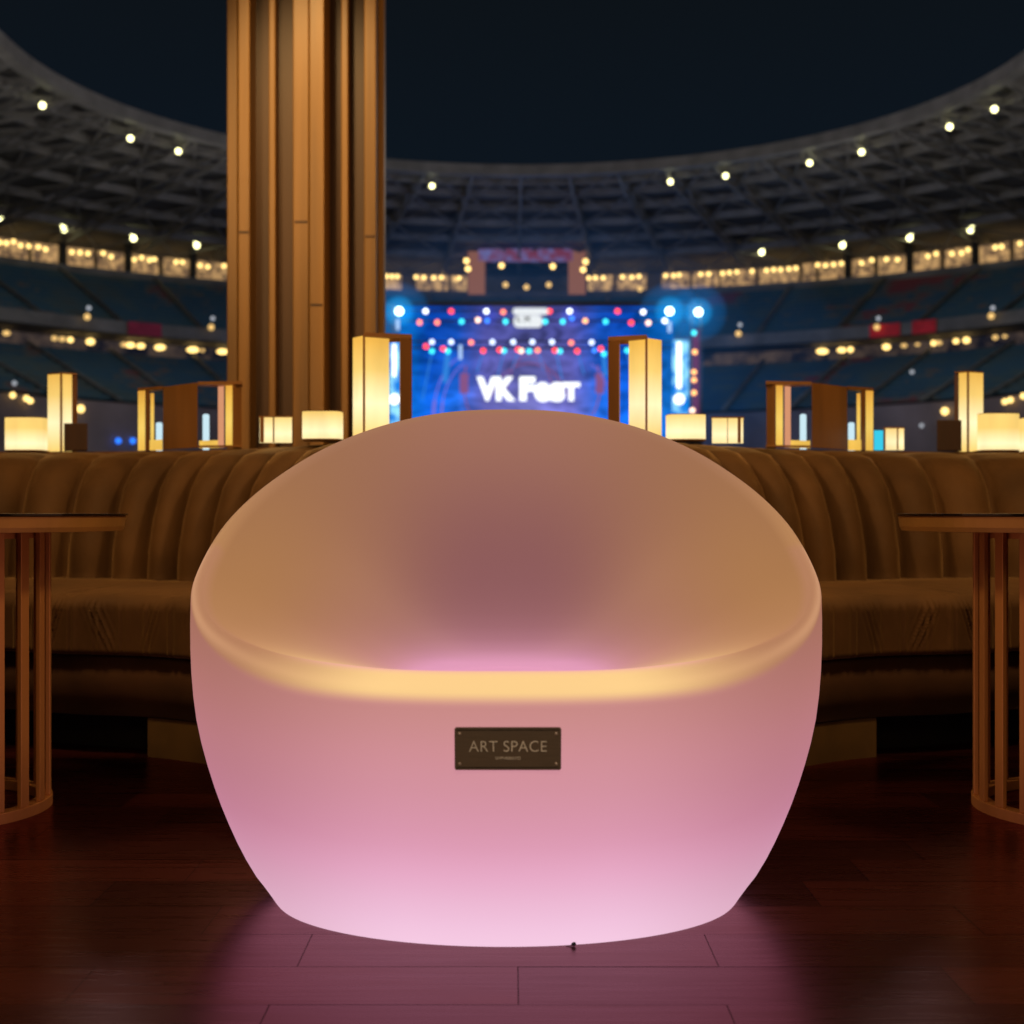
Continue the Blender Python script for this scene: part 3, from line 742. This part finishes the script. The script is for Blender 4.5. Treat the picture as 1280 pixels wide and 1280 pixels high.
# far scoreboard portal, its lit look put in as emission
sb = thing('scoreboard_frame', 'orange lit portal frame with striped banner above the stage', 'frame', P(660, 365, 205))
DS = 200
m, nt, out = newmat('striped_banner')
g_ = nt.nodes.new('ShaderNodeNewGeometry'); n = nt.nodes.new('ShaderNodeTexNoise'); n.inputs['Scale'].default_value = 0.7; nt.links.new(g_.outputs['Position'], n.inputs['Vector'])
r = nt.nodes.new('ShaderNodeValToRGB'); r.color_ramp.elements[0].position = .4; r.color_ramp.elements[1].position = .62
r.color_ramp.elements[0].color = (*lin((105, 45, 62)), 1); r.color_ramp.elements[1].color = (*lin((95, 95, 145)), 1)
nt.links.new(n.outputs['Fac'], r.inputs[0]); e = nt.nodes.new('ShaderNodeEmission'); nt.links.new(r.outputs[0], e.inputs[0]); nt.links.new(e.outputs[0], out.inputs[0]); m.cycles.emission_sampling = 'NONE'
M['striped'] = m
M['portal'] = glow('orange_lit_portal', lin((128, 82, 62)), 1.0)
def bx(name, mat, px0, px1, y0, y1, D, depth, parent):
    mb = MB(); mb.box(XH(px0, D), XH(px1, D), D, D+depth, ZH(y1, D), ZH(y0, D)); return mb.build(name, mat, parent)
bx('banner', M['striped'], 598, 716, 311, 325, DS, 1.5, sb)
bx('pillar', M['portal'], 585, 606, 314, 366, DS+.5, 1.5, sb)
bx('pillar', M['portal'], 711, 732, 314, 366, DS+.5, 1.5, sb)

# ------------------------------------------------------------------ lamps of the stadium
def lampmat(name, c, st): return glow(name, lin(c), st)
M['flood'] = lampmat('floodlight_glow', (255, 250, 180), 6.0)
M['warm'] = lampmat('warm_lamp_glow', (255, 212, 125), 3.0)
M['warmdim'] = lampmat('dim_warm_lamp_glow', (235, 190, 115), 1.4)
M['coolw'] = lampmat('cool_lamp_glow', (200, 205, 215), 0.8)
up = [53, 163, 223, 540, 838, 907, 1012, 1077, 1187, 1243]
for i, px in enumerate(up):
    x, y = ringpt(px, 46.5); z = CAMZ+hh(46.5)-1.85
    t = thing('floodlight', 'round roof floodlight near the roof rim, %s in the upper row' % ordi(i+1), 'floodlight', (x, y, z), 'floodlights under the roof rim')
    mb = MB(); mb.sphere((x, y, z), 0.28); mb.build('lamp', M['flood'], t, smooth=True)
    mb = MB(); mb.bar((x, y+.35, z+.1), (x-.05*(x-SCX), y+1.4, z+.9), 0.3); mb.build('bracket', M['steel'], t)
low = [0.5, 80, 167, 246, 952, 1053, 1137, 1213]
for i, px in enumerate(low):
    x, y = ringpt(px, 83); z = CAMZ+36.4-0.0
    d = -1 if px < 640 else 1
    t = thing('floodlight', 'teardrop roof floodlight above the gallery, %s in the lower row' % ordi(i+1), 'floodlight', (x, y, z), 'floodlights above the gallery')
    mb = MB(); mb.sphere((x, y, z-.6), 0.36); mb.bar((x, y, z-.6), (x+d*.55, y, z+.45), 0.22); mb.build('lamp', M['flood'], t, smooth=True)
gal = [0, 8, 17, 26, 36, 48, 57, 90, 100, 110, 129, 139, 168, 177, 187, 193, 220, 228, 250, 260, 280, 483, 490, 497, 520, 530, 542, 552, 574, 736, 744, 754, 778, 790, 799, 832, 842, 849, 876, 886, 903, 912, 921, 940, 958, 967, 976, 986, 995, 1022, 1032, 1042, 1052, 1077, 1090, 1108, 1122, 1160, 1170, 1190, 1202, 1210, 1244, 1252, 1275]
for i, px in enumerate(gal):
    x, y = ringpt(px, 89)
    rnd = random.uniform(-.25, .25) if (px < 290 or px > 1000) else random.uniform(-.05, .05)
    mb = MB(); mb.sphere((x, y, CAMZ+34.3+rnd), 0.29, 10, 6)
    tag(mb.build('gallery_lamp', M['warm'], smooth=True), 'small warm bulb in the upper gallery, %s in its row' % ordi(i+1), 'lamp', 'warm bulbs in the upper gallery')
gal2 = [(8, .3, 1.5), (68, .3, 1.2), (78, .3, 1.4), (88, .33, 1), (113, .4, 1.3), (155, .3, 1.3), (163, .35, 1.6), (176, .33, 1.6), (200, .38, 1.8), (241, .38, 2.0), (253, .2, 1.5), (278, .36, 2), (1028, .38, 2.0), (1052, .33, 1.7), (1063, .36, 1), (1108, .38, 1.3), (1130, .25, 1.5), (1147, .2, 1.5), (1167, .33, 1), (1173, .3, 1.5), (1195, .33, 1), (1208, .38, 1.1), (1244, .3, 1.1), (1256, .2, 1.5)]
for i, (px, r_, w) in enumerate(gal2):
    x, y = ringpt(px, 74)
    mb = MB(); mb.sphere((x, y, CAMZ+20.7), r_, 12, 8, (w, 1, .9))
    tag(mb.build('gallery_lamp', M['warm'] if r_ > .3 else M['warmdim'], smooth=True), 'flat warm lamp under the middle tier, %s in its row' % ordi(i+1), 'lamp', 'warm lamps under the middle tier')
def onR(px, py, R):
    x, y = ringpt(px, R); return (x, y, CAMZ+(640-py)*y/F)
pairs = [(111, 385, 396), (266, 398, 409), (925, 406, 417), (1098, 398, 409), (1241, 385, 395)]
for i, (px, y0, y1) in enumerate(pairs):
    a = onR(px, y0, 70); b_ = onR(px-2, y1, 69)
    t = thing('stair_lamp', 'twin stair lamp in the upper seats, white over yellow, %s' % ordi(i+1), 'lamp', b_, 'twin stair lamps in the upper seats')
    mb = MB(); mb.sphere(a, .26); mb.build('white_lamp', M['coolw'], t, smooth=True)
    mb = MB(); mb.sphere(b_, .36); mb.build('yellow_lamp', M['warmdim'], t, smooth=True)
for i, (px, py, k) in enumerate([(16, 494, 0), (33, 498, 0), (38, 501, 0), (101, 511, 1), (18, 479, 2), (1140, 465, 2), (1181, 514, 1), (1152, 532, 2), (1256, 502, 0), (1263, 500, 0), (1279, 495, 0)]):
    p = onR(px, py, 55.4); mb = MB(); mb.sphere(p, (.27, .38, .22)[k])
    tag(mb.build('barrier_lamp', (M['warm'], M['warm'], M['coolw'])[k], smooth=True), 'small lamp low in the lower stand, %s of the scattered low lamps' % ordi(sorted([16, 33, 38, 101, 18, 1140, 1181, 1152, 1256, 1263, 1279]).index(px)+1), 'lamp', 'scattered lamps low in the lower stand')
M['bluelamp'] = lampmat('blue_lamp_glow', (40, 120, 255), 2.0)
for px, lab in ((148, 'small blue lamp at the foot of the left stand, left one of two'), (166, 'small blue lamp at the foot of the left stand, nearer the wide lantern')):
    p = onR(px, 551, 55.4); mb = MB(); mb.sphere(p, .3); tag(mb.build('barrier_lamp', M['bluelamp'], smooth=True), lab, 'lamp')
sbl = [(583, 326), (585, 336), (627, 332), (691, 333), (732, 327), (729, 337), (632, 356), (658, 359), (686, 356), (800, 361), (570, 349)]
for i, (px, py) in enumerate(sorted(sbl)):
    p = P(px, py, DS-1.5); mb = MB(); mb.sphere(p, .36)
    tag(mb.build('spot_lamp', M['warmdim'] if py > 340 else M['warm'], smooth=True), 'pale yellow lamp around the portal above the stage, %s there' % ordi(i+1), 'lamp', 'pale yellow lamps around the portal')

# ------------------------------------------------------------------ stage
SD = 150.0
st = thing('stage', 'concert stage with blue screen wall, lamp trusses and white glowing festival lettering', 'stage', (XH(660, SD), SD, -4.3))
# main screen
m, nt, out = newmat('stage_screen')
tc = nt.nodes.new('ShaderNodeTexCoord'); sp = nt.nodes.new('ShaderNodeSeparateXYZ'); nt.links.new(tc.outputs['Generated'], sp.inputs[0])
ab = nt.nodes.new('ShaderNodeMath'); ab.operation = 'SUBTRACT'; ab.inputs[1].default_value = 0.47; nt.links.new(sp.outputs['X'], ab.inputs[0])
ab2 = nt.nodes.new('ShaderNodeMath'); ab2.operation = 'ABSOLUTE'; nt.links.new(ab.outputs[0], ab2.inputs[0])
rx = nt.nodes.new('ShaderNodeValToRGB'); el = rx.color_ramp.elements
el[0].position = 0.0; el[0].color = (*lin((84, 84, 145)), 1); el[1].position = 0.5; el[1].color = (*lin((10, 70, 140)), 1)
for pos, c in ((0.16, (85, 85, 160)), (0.26, (24, 84, 185)), (0.36, (10, 74, 178)), (0.44, (5, 80, 160))):
    e = el.new(pos); e.color = (*lin(c), 1)
nt.links.new(ab2.outputs[0], rx.inputs[0])
rz = nt.nodes.new('ShaderNodeValToRGB'); el = rz.color_ramp.elements
el[0].position = 0.0; el[0].color = (1.9, 1.9, 1.9, 1); el[1].position = 1.0; el[1].color = (0.40, 0.45, 0.55, 1)
e = el.new(0.45); e.color = (0.85, 0.85, 0.85, 1); e = el.new(0.22); e.color = (1.3, 1.3, 1.2, 1)
nt.links.new(sp.outputs['Z'], rz.inputs[0])
n = nt.nodes.new('ShaderNodeTexNoise'); n.inputs['Scale'].default_value = 9; n.inputs['Detail'].default_value = 5; n.inputs['Distortion'].default_value = 1.2; nt.links.new(tc.outputs['Generated'], n.inputs['Vector'])
rn = nt.nodes.new('ShaderNodeMapRange'); rn.inputs[1].default_value = .3; rn.inputs[2].default_value = .7; rn.inputs[3].default_value = .75; rn.inputs[4].default_value = 2.3; nt.links.new(n.outputs['Fac'], rn.inputs[0])
v1 = nt.nodes.new('ShaderNodeVectorMath'); v1.operation = 'MULTIPLY'; nt.links.new(rx.outputs[0], v1.inputs[0]); nt.links.new(rz.outputs[0], v1.inputs[1])
e = nt.nodes.new('ShaderNodeEmission'); nt.links.new(v1.outputs[0], e.inputs[0]); nt.links.new(rn.outputs[0], e.inputs[1]); nt.links.new(e.outputs[0], out.inputs[0]); m.cycles.emission_sampling = 'NONE'
M['screen'] = m
bx('screen_wall', m, 500, 842, 382, 548, SD+6, .6, st)
bx('deck', M['black'], 484, 878, 548, 690, SD-4, 14, st)
bx('roof_truss', M['black'], 486, 878, 377, 381.5, SD+1.0, 1.0, st)
for y in (390, 403, 429, 437):
    mb = MB()
    for yy in (y-2.0,):
        mb.bar(P(490, yy, SD+1.2), P(872, yy, SD+1.2), .16)
    mb.build('truss', M['black'], st)
def towerlat(px, name='tower'):
    mb = MB()
    for dx in (-.5, .5): mb.bar(P(px, 380, SD+.5)[:1]+P(0, 0, SD)[1:2]+(ZH(548, SD),) if False else (XH(px, SD)+dx, SD, ZH(560, SD)), (XH(px, SD)+dx, SD, ZH(380, SD)), .14)
    z = ZH(555, SD)
    k = 0
    while z < ZH(385, SD):
        a, b_ = (-.5, .5) if k % 2 else (.5, -.5)
        mb.bar((XH(px, SD)+a, SD, z), (XH(px, SD)+b_, SD, z+1.0), .08); z += 1; k += 1
    return mb.build(name, M['steel'], st)
for px in (486, 870): towerlat(px)
# side light panels
m, nt, out = newmat('cyan_side_panel')
g_ = nt.nodes.new('ShaderNodeNewGeometry'); n = nt.nodes.new('ShaderNodeTexNoise'); n.inputs['Scale'].default_value = 0.8; n.inputs['Detail'].default_value = 4; nt.links.new(g_.outputs['Position'], n.inputs['Vector'])
r = nt.nodes.new('ShaderNodeValToRGB'); r.color_ramp.elements[0].position = .4; r.color_ramp.elements[1].position = .6
r.color_ramp.elements[0].color = (*lin((20, 120, 215)), 1); r.color_ramp.elements[1].color = (*lin((150, 225, 255)), 1)
nt.links.new(n.outputs['Fac'], r.inputs[0]); e = nt.nodes.new('ShaderNodeEmission'); nt.links.new(r.outputs[0], e.inputs[0]); e.inputs[1].default_value = 1.2; nt.links.new(e.outputs[0], out.inputs[0]); m.cycles.emission_sampling = 'NONE'
M['cyanpan'] = m
bx('side_panel', m, 841, 861, 425, 548, SD-1, .5, st)
bx('side_panel', m, 487, 500, 425, 548, SD-1, .5, st)
M['whiteglow'] = glow('white_stage_glow', (0.95, 0.98, 1.0), 2.2)
M['pale'] = glow('pale_blue_glow', lin((170, 200, 240)), 1.2)
bx('light_column', M['whiteglow'], 846.5, 851.5, 428, 485, SD-2, .4, st)
for px in (849, 493):
    mb = MB(); mb.sphere(P(px, 499, SD-2.2), .55); mb.build('round_light', M['whiteglow'], st, smooth=True)
bx('light_column', M['whiteglow'], 490.5, 494.5, 430, 470, SD-2, .4, st)
for px, y0, y1 in ((497, 399, 412), (837, 402, 415), (575.5, 431, 449)):
    bx('light_column', M['pale'], px-2, px+2, y0, y1, SD-1.5, .3, st)
# warm tower beside the right panel
M['towerred'] = glow('dim_red_tower', lin((110, 60, 100)), .8)
bx('side_tower', M['towerred'], 866, 874, 412, 545, SD-.5, .4, st)
# light beams and arches
M['beamc'] = glow('cyan_light_beam', lin((50, 130, 220)), 1.0); M['beamp'] = glow('violet_light_arch', lin((120, 115, 225)), .95); M['pinkp'] = glow('pink_stage_shape', lin((150, 95, 150)), .8)
for px0, px1, y0, y1, w in ((630, 622, 440, 470, .5), (695, 703, 440, 476, .5), (604, 596, 440, 466, .4), (722, 730, 440, 468, .4), (540, 528, 440, 500, .5), (784, 796, 440, 500, .5), (648, 640, 440, 462, .3), (672, 680, 440, 462, .3), (560, 556, 440, 478, .6), (754, 757, 440, 470, .45)):
    mb = MB(); mb.bar(P(px0, y0, SD+3), P(px1, y1, SD+3), w, .1); mb.build('light_beam', M['beamc'], st)
def arch(pts, w, mat, D=SD+4):
    mb = MB()
    for a, b_ in zip(pts, pts[1:]): mb.bar(P(a[0], a[1], D), P(b_[0], b_[1], D), w, .12)
    mb.build('light_arch', mat, st)
def arc(cx, cy, rx_, ry_, a0, a1, n=14): return [(cx+rx_*math.cos(math.radians(a0+(a1-a0)*i/n)), cy-ry_*math.sin(math.radians(a0+(a1-a0)*i/n))) for i in range(n+1)]
arch(arc(590, 520, 48, 78, 112, 180), .35, M['beamp']); arch(arc(596, 520, 44, 70, 112, 180), .25, M['beamp'])
arch(arc(722, 520, 44, 70, 68, 0), .3, M['beamp']); arch(arc(600, 480, 20, 45, 150, 240), .9, M['pinkp']); arch(arc(730, 480, 20, 45, 30, -60), .9, M['pinkp'])
arch(arc(662, 520, 52, 66, 160, 20), .22, M['pinkp'], SD+4.5); arch(arc(662, 505, 30, 62, 165, 15), .16, M['pinkp'], SD+4.6)
# festival lettering
M['sign'] = glow('white_sign_glow', (0.93, 0.97, 0.96), 1.6)
def sign_text(txt, px0, px1, y0, y1, off, D=SD-2, mat='sign'):
    c = P((px0+px1)/2, (y0+y1)/2, D)
    return put_text(txt, 3.0, M[mat], st, c, (px1-px0)*D/F, (y1-y0)*D/F, offset=off, extrude=.1)
sign_text('V', 596, 622, 471, 501, .17); sign_text('K', 620, 644, 471, 501, .17)
sign_text('F', 649.5, 669, 471, 501, .17); sign_text('e', 668, 688, 478, 502, .17)
sign_text('s', 687, 706, 478, 502, .17); sign_text('T', 703, 725, 478, 501, .15)
# small white logo board over the lettering
mb = MB(); Dg = SD-1.0
def rboard(mb, px0, px1, y0, y1, D, r_):
    cx, cz = XH((px0+px1)/2, D), ZH((y0+y1)/2, D)
    p = rrect((px1-px0)*D/F, (y1-y0)*D/F, r_)
    n_ = len(p); vs = [(cx+a, D, cz+b_) for a, b_ in p]+[(cx+a, D+.3, cz+b_) for a, b_ in p]
    mb.add(vs, [tuple(range(n_))[::-1]]+[(i, (i+1) % n_, n_+(i+1) % n_, n_+i) for i in range(n_)])
rboard(mb, 641, 685, 385, 393, Dg, .3); M['board'] = glow('white_board_glow', lin((238, 243, 246)), 1.0); mb.build('logo_bar', M['board'], st)
mb = MB(); rboard(mb, 642, 678, 394, 409, Dg+.05, .5); mb.build('logo_board', M['board'], st)
put_text('L X', 1.2, M['black'], st, P(655, 398.5, Dg-.1), 18*Dg/F, 6.5*Dg/F, extrude=.02, offset=.03, name='logo_lettering')
# lamps
LC = {'white': ((235, 243, 255), 3.4), 'cyan': ((60, 215, 235), 2.6), 'blue': ((60, 130, 255), 2.2), 'red': ((255, 70, 58), 3.0), 'salmon': ((255, 128, 92), 2.8), 'orange': ((255, 178, 105), 2.8), 'pale': ((205, 220, 255), 2.6), 'peach': ((255, 210, 180), 3.0)}
for k_, (c, s_) in LC.items(): M['l_'+k_] = glow(k_+'_stage_lamp', lin(c), s_)
M['l_big'] = glow('bright_cyan_stage_lamp', (0.65, 0.98, 1.0), 7.0)
rowsL = {
 'top stage row': [(499, 389, 'big'), (532, 389, 'white'), (564, 389, 'red'), (608, 389, 'white'), (629, 390, 'salmon'), (687, 389, 'red'), (712, 389, 'white'), (772, 389, 'red'), (804, 390, 'white'), (837, 389, 'big'), (873, 390, 'big')],
 'second stage row': [(524.5, 403, 'salmon'), (546.5, 403, 'salmon'), (577, 402, 'cyan'), (597.5, 400, 'peach'), (609, 401, 'blue'), (632, 402, 'cyan'), (681.5, 402, 'cyan'), (703.5, 402, 'cyan'), (715, 398, 'blue'), (731.5, 401, 'orange'), (757, 402, 'cyan'), (789, 403.5, 'red'), (810.5, 403.5, 'peach'), (831, 401, 'white')],
 'third stage row': [(540, 427.5, 'pale'), (564, 427.5, 'pale'), (589, 428, 'salmon'), (615.5, 427.5, 'pale'), (641.5, 427.5, 'pale'), (665.5, 427.5, 'pale'), (690, 427.5, 'pale'), (714, 428.5, 'salmon'), (739.5, 428, 'pale')],
 'bottom stage row': [(532.5, 433, 'red'), (540, 439, 'cyan'), (554, 436, 'red'), (560, 439, 'cyan'), (604, 438.5, 'red'), (624.5, 437.5, 'red'), (630, 438.5, 'cyan'), (647.5, 437, 'red'), (651.5, 438.5, 'peach'), (661.5, 439, 'cyan'), (672, 438, 'salmon'), (693.5, 438, 'red'), (700, 439, 'cyan'), (721.5, 439, 'red'), (743, 438, 'blue'), (751, 436, 'red'), (755, 442.5, 'cyan'), (784, 438, 'cyan')],
 'right lamp tower': [(867.5, 416, 'cyan'), (868.5, 440, 'orange'), (867.5, 465, 'orange'), (867.5, 475, 'orange'), (867.5, 491, 'orange'), (865.5, 513, 'peach')]}
def sphere_mesh(r_, seg=14, rings=10):
    mb = MB(); mb.sphere((0, 0, 0), r_, seg, rings); me = bpy.data.meshes.new('lamp_globe'); me.from_pydata(mb.v, [], mb.f); me.update()
    for p in me.polygons: p.use_smooth = True
    return me
meshes = {}
word = {'big': 'big cyan', 'salmon': 'salmon', 'peach': 'peach', 'pale': 'pale blue'}
for rn_, lst in rowsL.items():
    cnt = {}
    for px, py, k_ in lst:
        if k_ not in meshes:
            me = sphere_mesh(.40 if k_ == 'big' else .25); me.materials.append(M['l_'+k_]); meshes[k_] = me
        o = bpy.data.objects.new('stage_lamp', meshes[k_]); col.objects.link(o)
        o.location = P(px, py, SD-.5 if 'tower' not in rn_ else SD-1.5)
        cnt[k_] = cnt.get(k_, 0)+1
        tot = sum(1 for a in lst if a[2] == k_)
        w = word.get(k_, k_)
        if 'tower' in rn_:
            pos = ['topmost', 'second from top', 'third from top', 'fourth from top', 'fifth from top', 'lowest'][sum(cnt.values())-1]
            lab = '%s lamp, %s on the lamp tower at stage right' % (w, pos)
        elif tot == 1: lab = 'only %s lamp in the %s' % (w, rn_)
        else: lab = '%s lamp, %s of the %s lamps, %s' % (w, ordi(cnt[k_]), w, rn_)
        tag(o, lab, 'stage lamp', 'round stage lamps in rows')
# lamp halos and blue haze, their glow put in as emission volumes
def haze(name, c, dens, parts):
    m = bpy.data.materials.new(name); m.use_nodes = True; nt = m.node_tree; nt.nodes.clear()
    out = nt.nodes.new('ShaderNodeOutputMaterial'); e = nt.nodes.new('ShaderNodeEmission'); e.inputs[0].default_value = (*c, 1); e.inputs[1].default_value = dens
    nt.links.new(e.outputs[0], out.inputs['Volume'])
    for (px, py, D, r_, s3) in parts:
        mb = MB(); mb.sphere(P(px, py, D), r_, 32, 20, s3); o = mb.build('haze', m, smooth=True); o['kind'] = 'stuff'; o['label'] = 'blue haze glow around the stage'
haze('cyan_halo', (0.01, 0.38, 0.9), 0.16, [(499, 389, SD-.5, 1.6, (1, 1, 1)), (837, 389, SD-.5, 1.6, (1, 1, 1)), (873, 390, SD-.5, 1.5, (1, 1, 1))])
haze('cyan_halo_wide', (0.005, 0.24, 0.75), 0.036, [(499, 391, SD-.5, 3.2, (1, 1, 1)), (837, 391, SD-.5, 3.2, (1, 1, 1)), (873, 391, SD-.5, 3.0, (1, 1, 1)), (495, 440, SD, 4.2, (.6, .6, 1.3)), (851, 460, SD, 4.8, (.5, .5, 1.5))])
haze('blue_halo', (0.0, 0.05, 0.9), 0.10, [(610, 395, SD, 1.1, (1, 1, 1)), (714, 395, SD, 1.1, (1, 1, 1))])
haze('blue_haze', (0.02, 0.17, 0.50), 0.0021, [(665, 420, SD+12, 20, (1.25, .5, .62)), (665, 425, SD+12, 27, (1.3, .4, .55))])

# ------------------------------------------------------------------ light
def lamp(kind, name, loc, energy, color, target=None, **k):
    l = bpy.data.lights.new(name, kind); l.energy = energy; l.color = color
    for a, v in k.items(): setattr(l, a, v)
    o = bpy.data.objects.new(name, l); col.objects.link(o); o.location = loc
    if target: o.rotation_euler = (Vector(target)-Vector(loc)).to_track_quat('-Z', 'Y').to_euler()
    return o
WARM = (1.0, 0.62, 0.26)
lamp('AREA', 'unseen_warm_light', (-1.55, 2.7, 2.6), 31, WARM, (-0.8, 4.2, 0.5), size=0.35)  # out-of-view warm light over the booths
lamp('AREA', 'unseen_warm_light', (1.55, 2.7, 2.6), 31, WARM, (0.8, 4.2, 0.5), size=0.35)
lamp('AREA', 'unseen_warm_light', (0, 1.6, 3.0), 3, WARM, (0, 2.5, 0.5), size=0.8)
lamp('AREA', 'unseen_warm_light', (-1.0, -2.0, 2.6), 15, WARM, (-0.8, 3.5, 0.6), size=0.8)  # soft front fill added for the nameplate and lantern wood
lamp('AREA', 'unseen_warm_light', (1.0, -2.0, 2.6), 15, WARM, (0.8, 3.5, 0.6), size=0.8)
lamp('SPOT', 'nameplate_fill', (0.3, -1.0, 2.3), 75, (1.0, 0.85, 0.66), (0, 2.0, 0.3), spot_size=math.radians(16), spot_blend=1.0, shadow_soft_size=0.1)  # added spot that lifts the nameplate lettering
lamp('SPOT', 'column_spot', (-0.95, 4.2, 3.3), 145, (1.0, 0.68, 0.28), (-0.80, 5.6, 2.08), spot_size=math.radians(42), spot_blend=1.0, shadow_soft_size=0.08)
lamp('POINT', 'ledge_glow', (-0.85, 4.75, 1.15), 1.2, WARM, shadow_soft_size=0.08)
# unseen point lights standing in for the stadium floodlights
for px, py, D, e in ((-200, 200, 120, 1500), (1480, 200, 120, 1500), (250, 330, 150, 1300), (1050, 330, 150, 1300), (640, 420, 178, 400)):
    lamp('POINT', 'stadium_fill', P(px, py, D), e, (1.0, 0.93, 0.80), shadow_soft_size=3)
for px, py, D, e in ((640, 245, 135, 1500), (150, 150, 105, 1300), (1130, 150, 105, 1300), (330, 210, 128, 1300), (950, 210, 128, 1300), (0, 480, 118, 1200), (1280, 480, 118, 1200)):  # extra fill added for the roof rim and side stands
    lamp('POINT', 'stadium_fill', P(px, py, D), e*1.25, (1.0, 0.90, 0.78), shadow_soft_size=3)
lamp('POINT', 'stage_wash', P(660, 440, 170), 1500, (0.12, 0.36, 1.0), shadow_soft_size=3)
lamp('POINT', 'stage_wash', P(880, 440, 165), 900, (0.1, 0.45, 1.0), shadow_soft_size=3)

w = bpy.data.worlds.new("World"); sc.world = w; w.use_nodes = True; nt = w.node_tree; nt.nodes.clear()
out = nt.nodes.new('ShaderNodeOutputWorld'); bg = nt.nodes.new('ShaderNodeBackground'); nt.links.new(bg.outputs[0], out.inputs[0])
tc = nt.nodes.new('ShaderNodeTexCoord'); sp = nt.nodes.new('ShaderNodeSeparateXYZ'); nt.links.new(tc.outputs['Generated'], sp.inputs[0])
r = nt.nodes.new('ShaderNodeValToRGB'); r.color_ramp.elements[0].position = 0.1; r.color_ramp.elements[0].color = (*lin((13, 24, 36)), 1); r.color_ramp.elements[1].position = 0.40; r.color_ramp.elements[1].color = (*lin((13, 17, 20)), 1)
nt.links.new(sp.outputs['Z'], r.inputs[0]); nt.links.new(r.outputs[0], bg.inputs[0]); bg.inputs[1].default_value = 1.0

# ------------------------------------------------------------------ camera
cam = bpy.data.cameras.new('camera'); co = bpy.data.objects.new('camera', cam); col.objects.link(co); sc.camera = co
co.location = (0, 0, CAMZ); co.rotation_euler = (math.radians(90), 0, 0)
cam.sensor_width = 36; cam.lens = 36*F/1280; cam.clip_end = 3000; cam.clip_start = 0.05
cam.dof.use_dof = True; cam.dof.focus_distance = 2.55; cam.dof.aperture_fstop = 5.0
sc.view_settings.view_transform = 'Standard'; sc.view_settings.look = 'None'; sc.view_settings.exposure = 0
sc.cycles.use_denoising = True
sc.cycles.max_bounces = 6
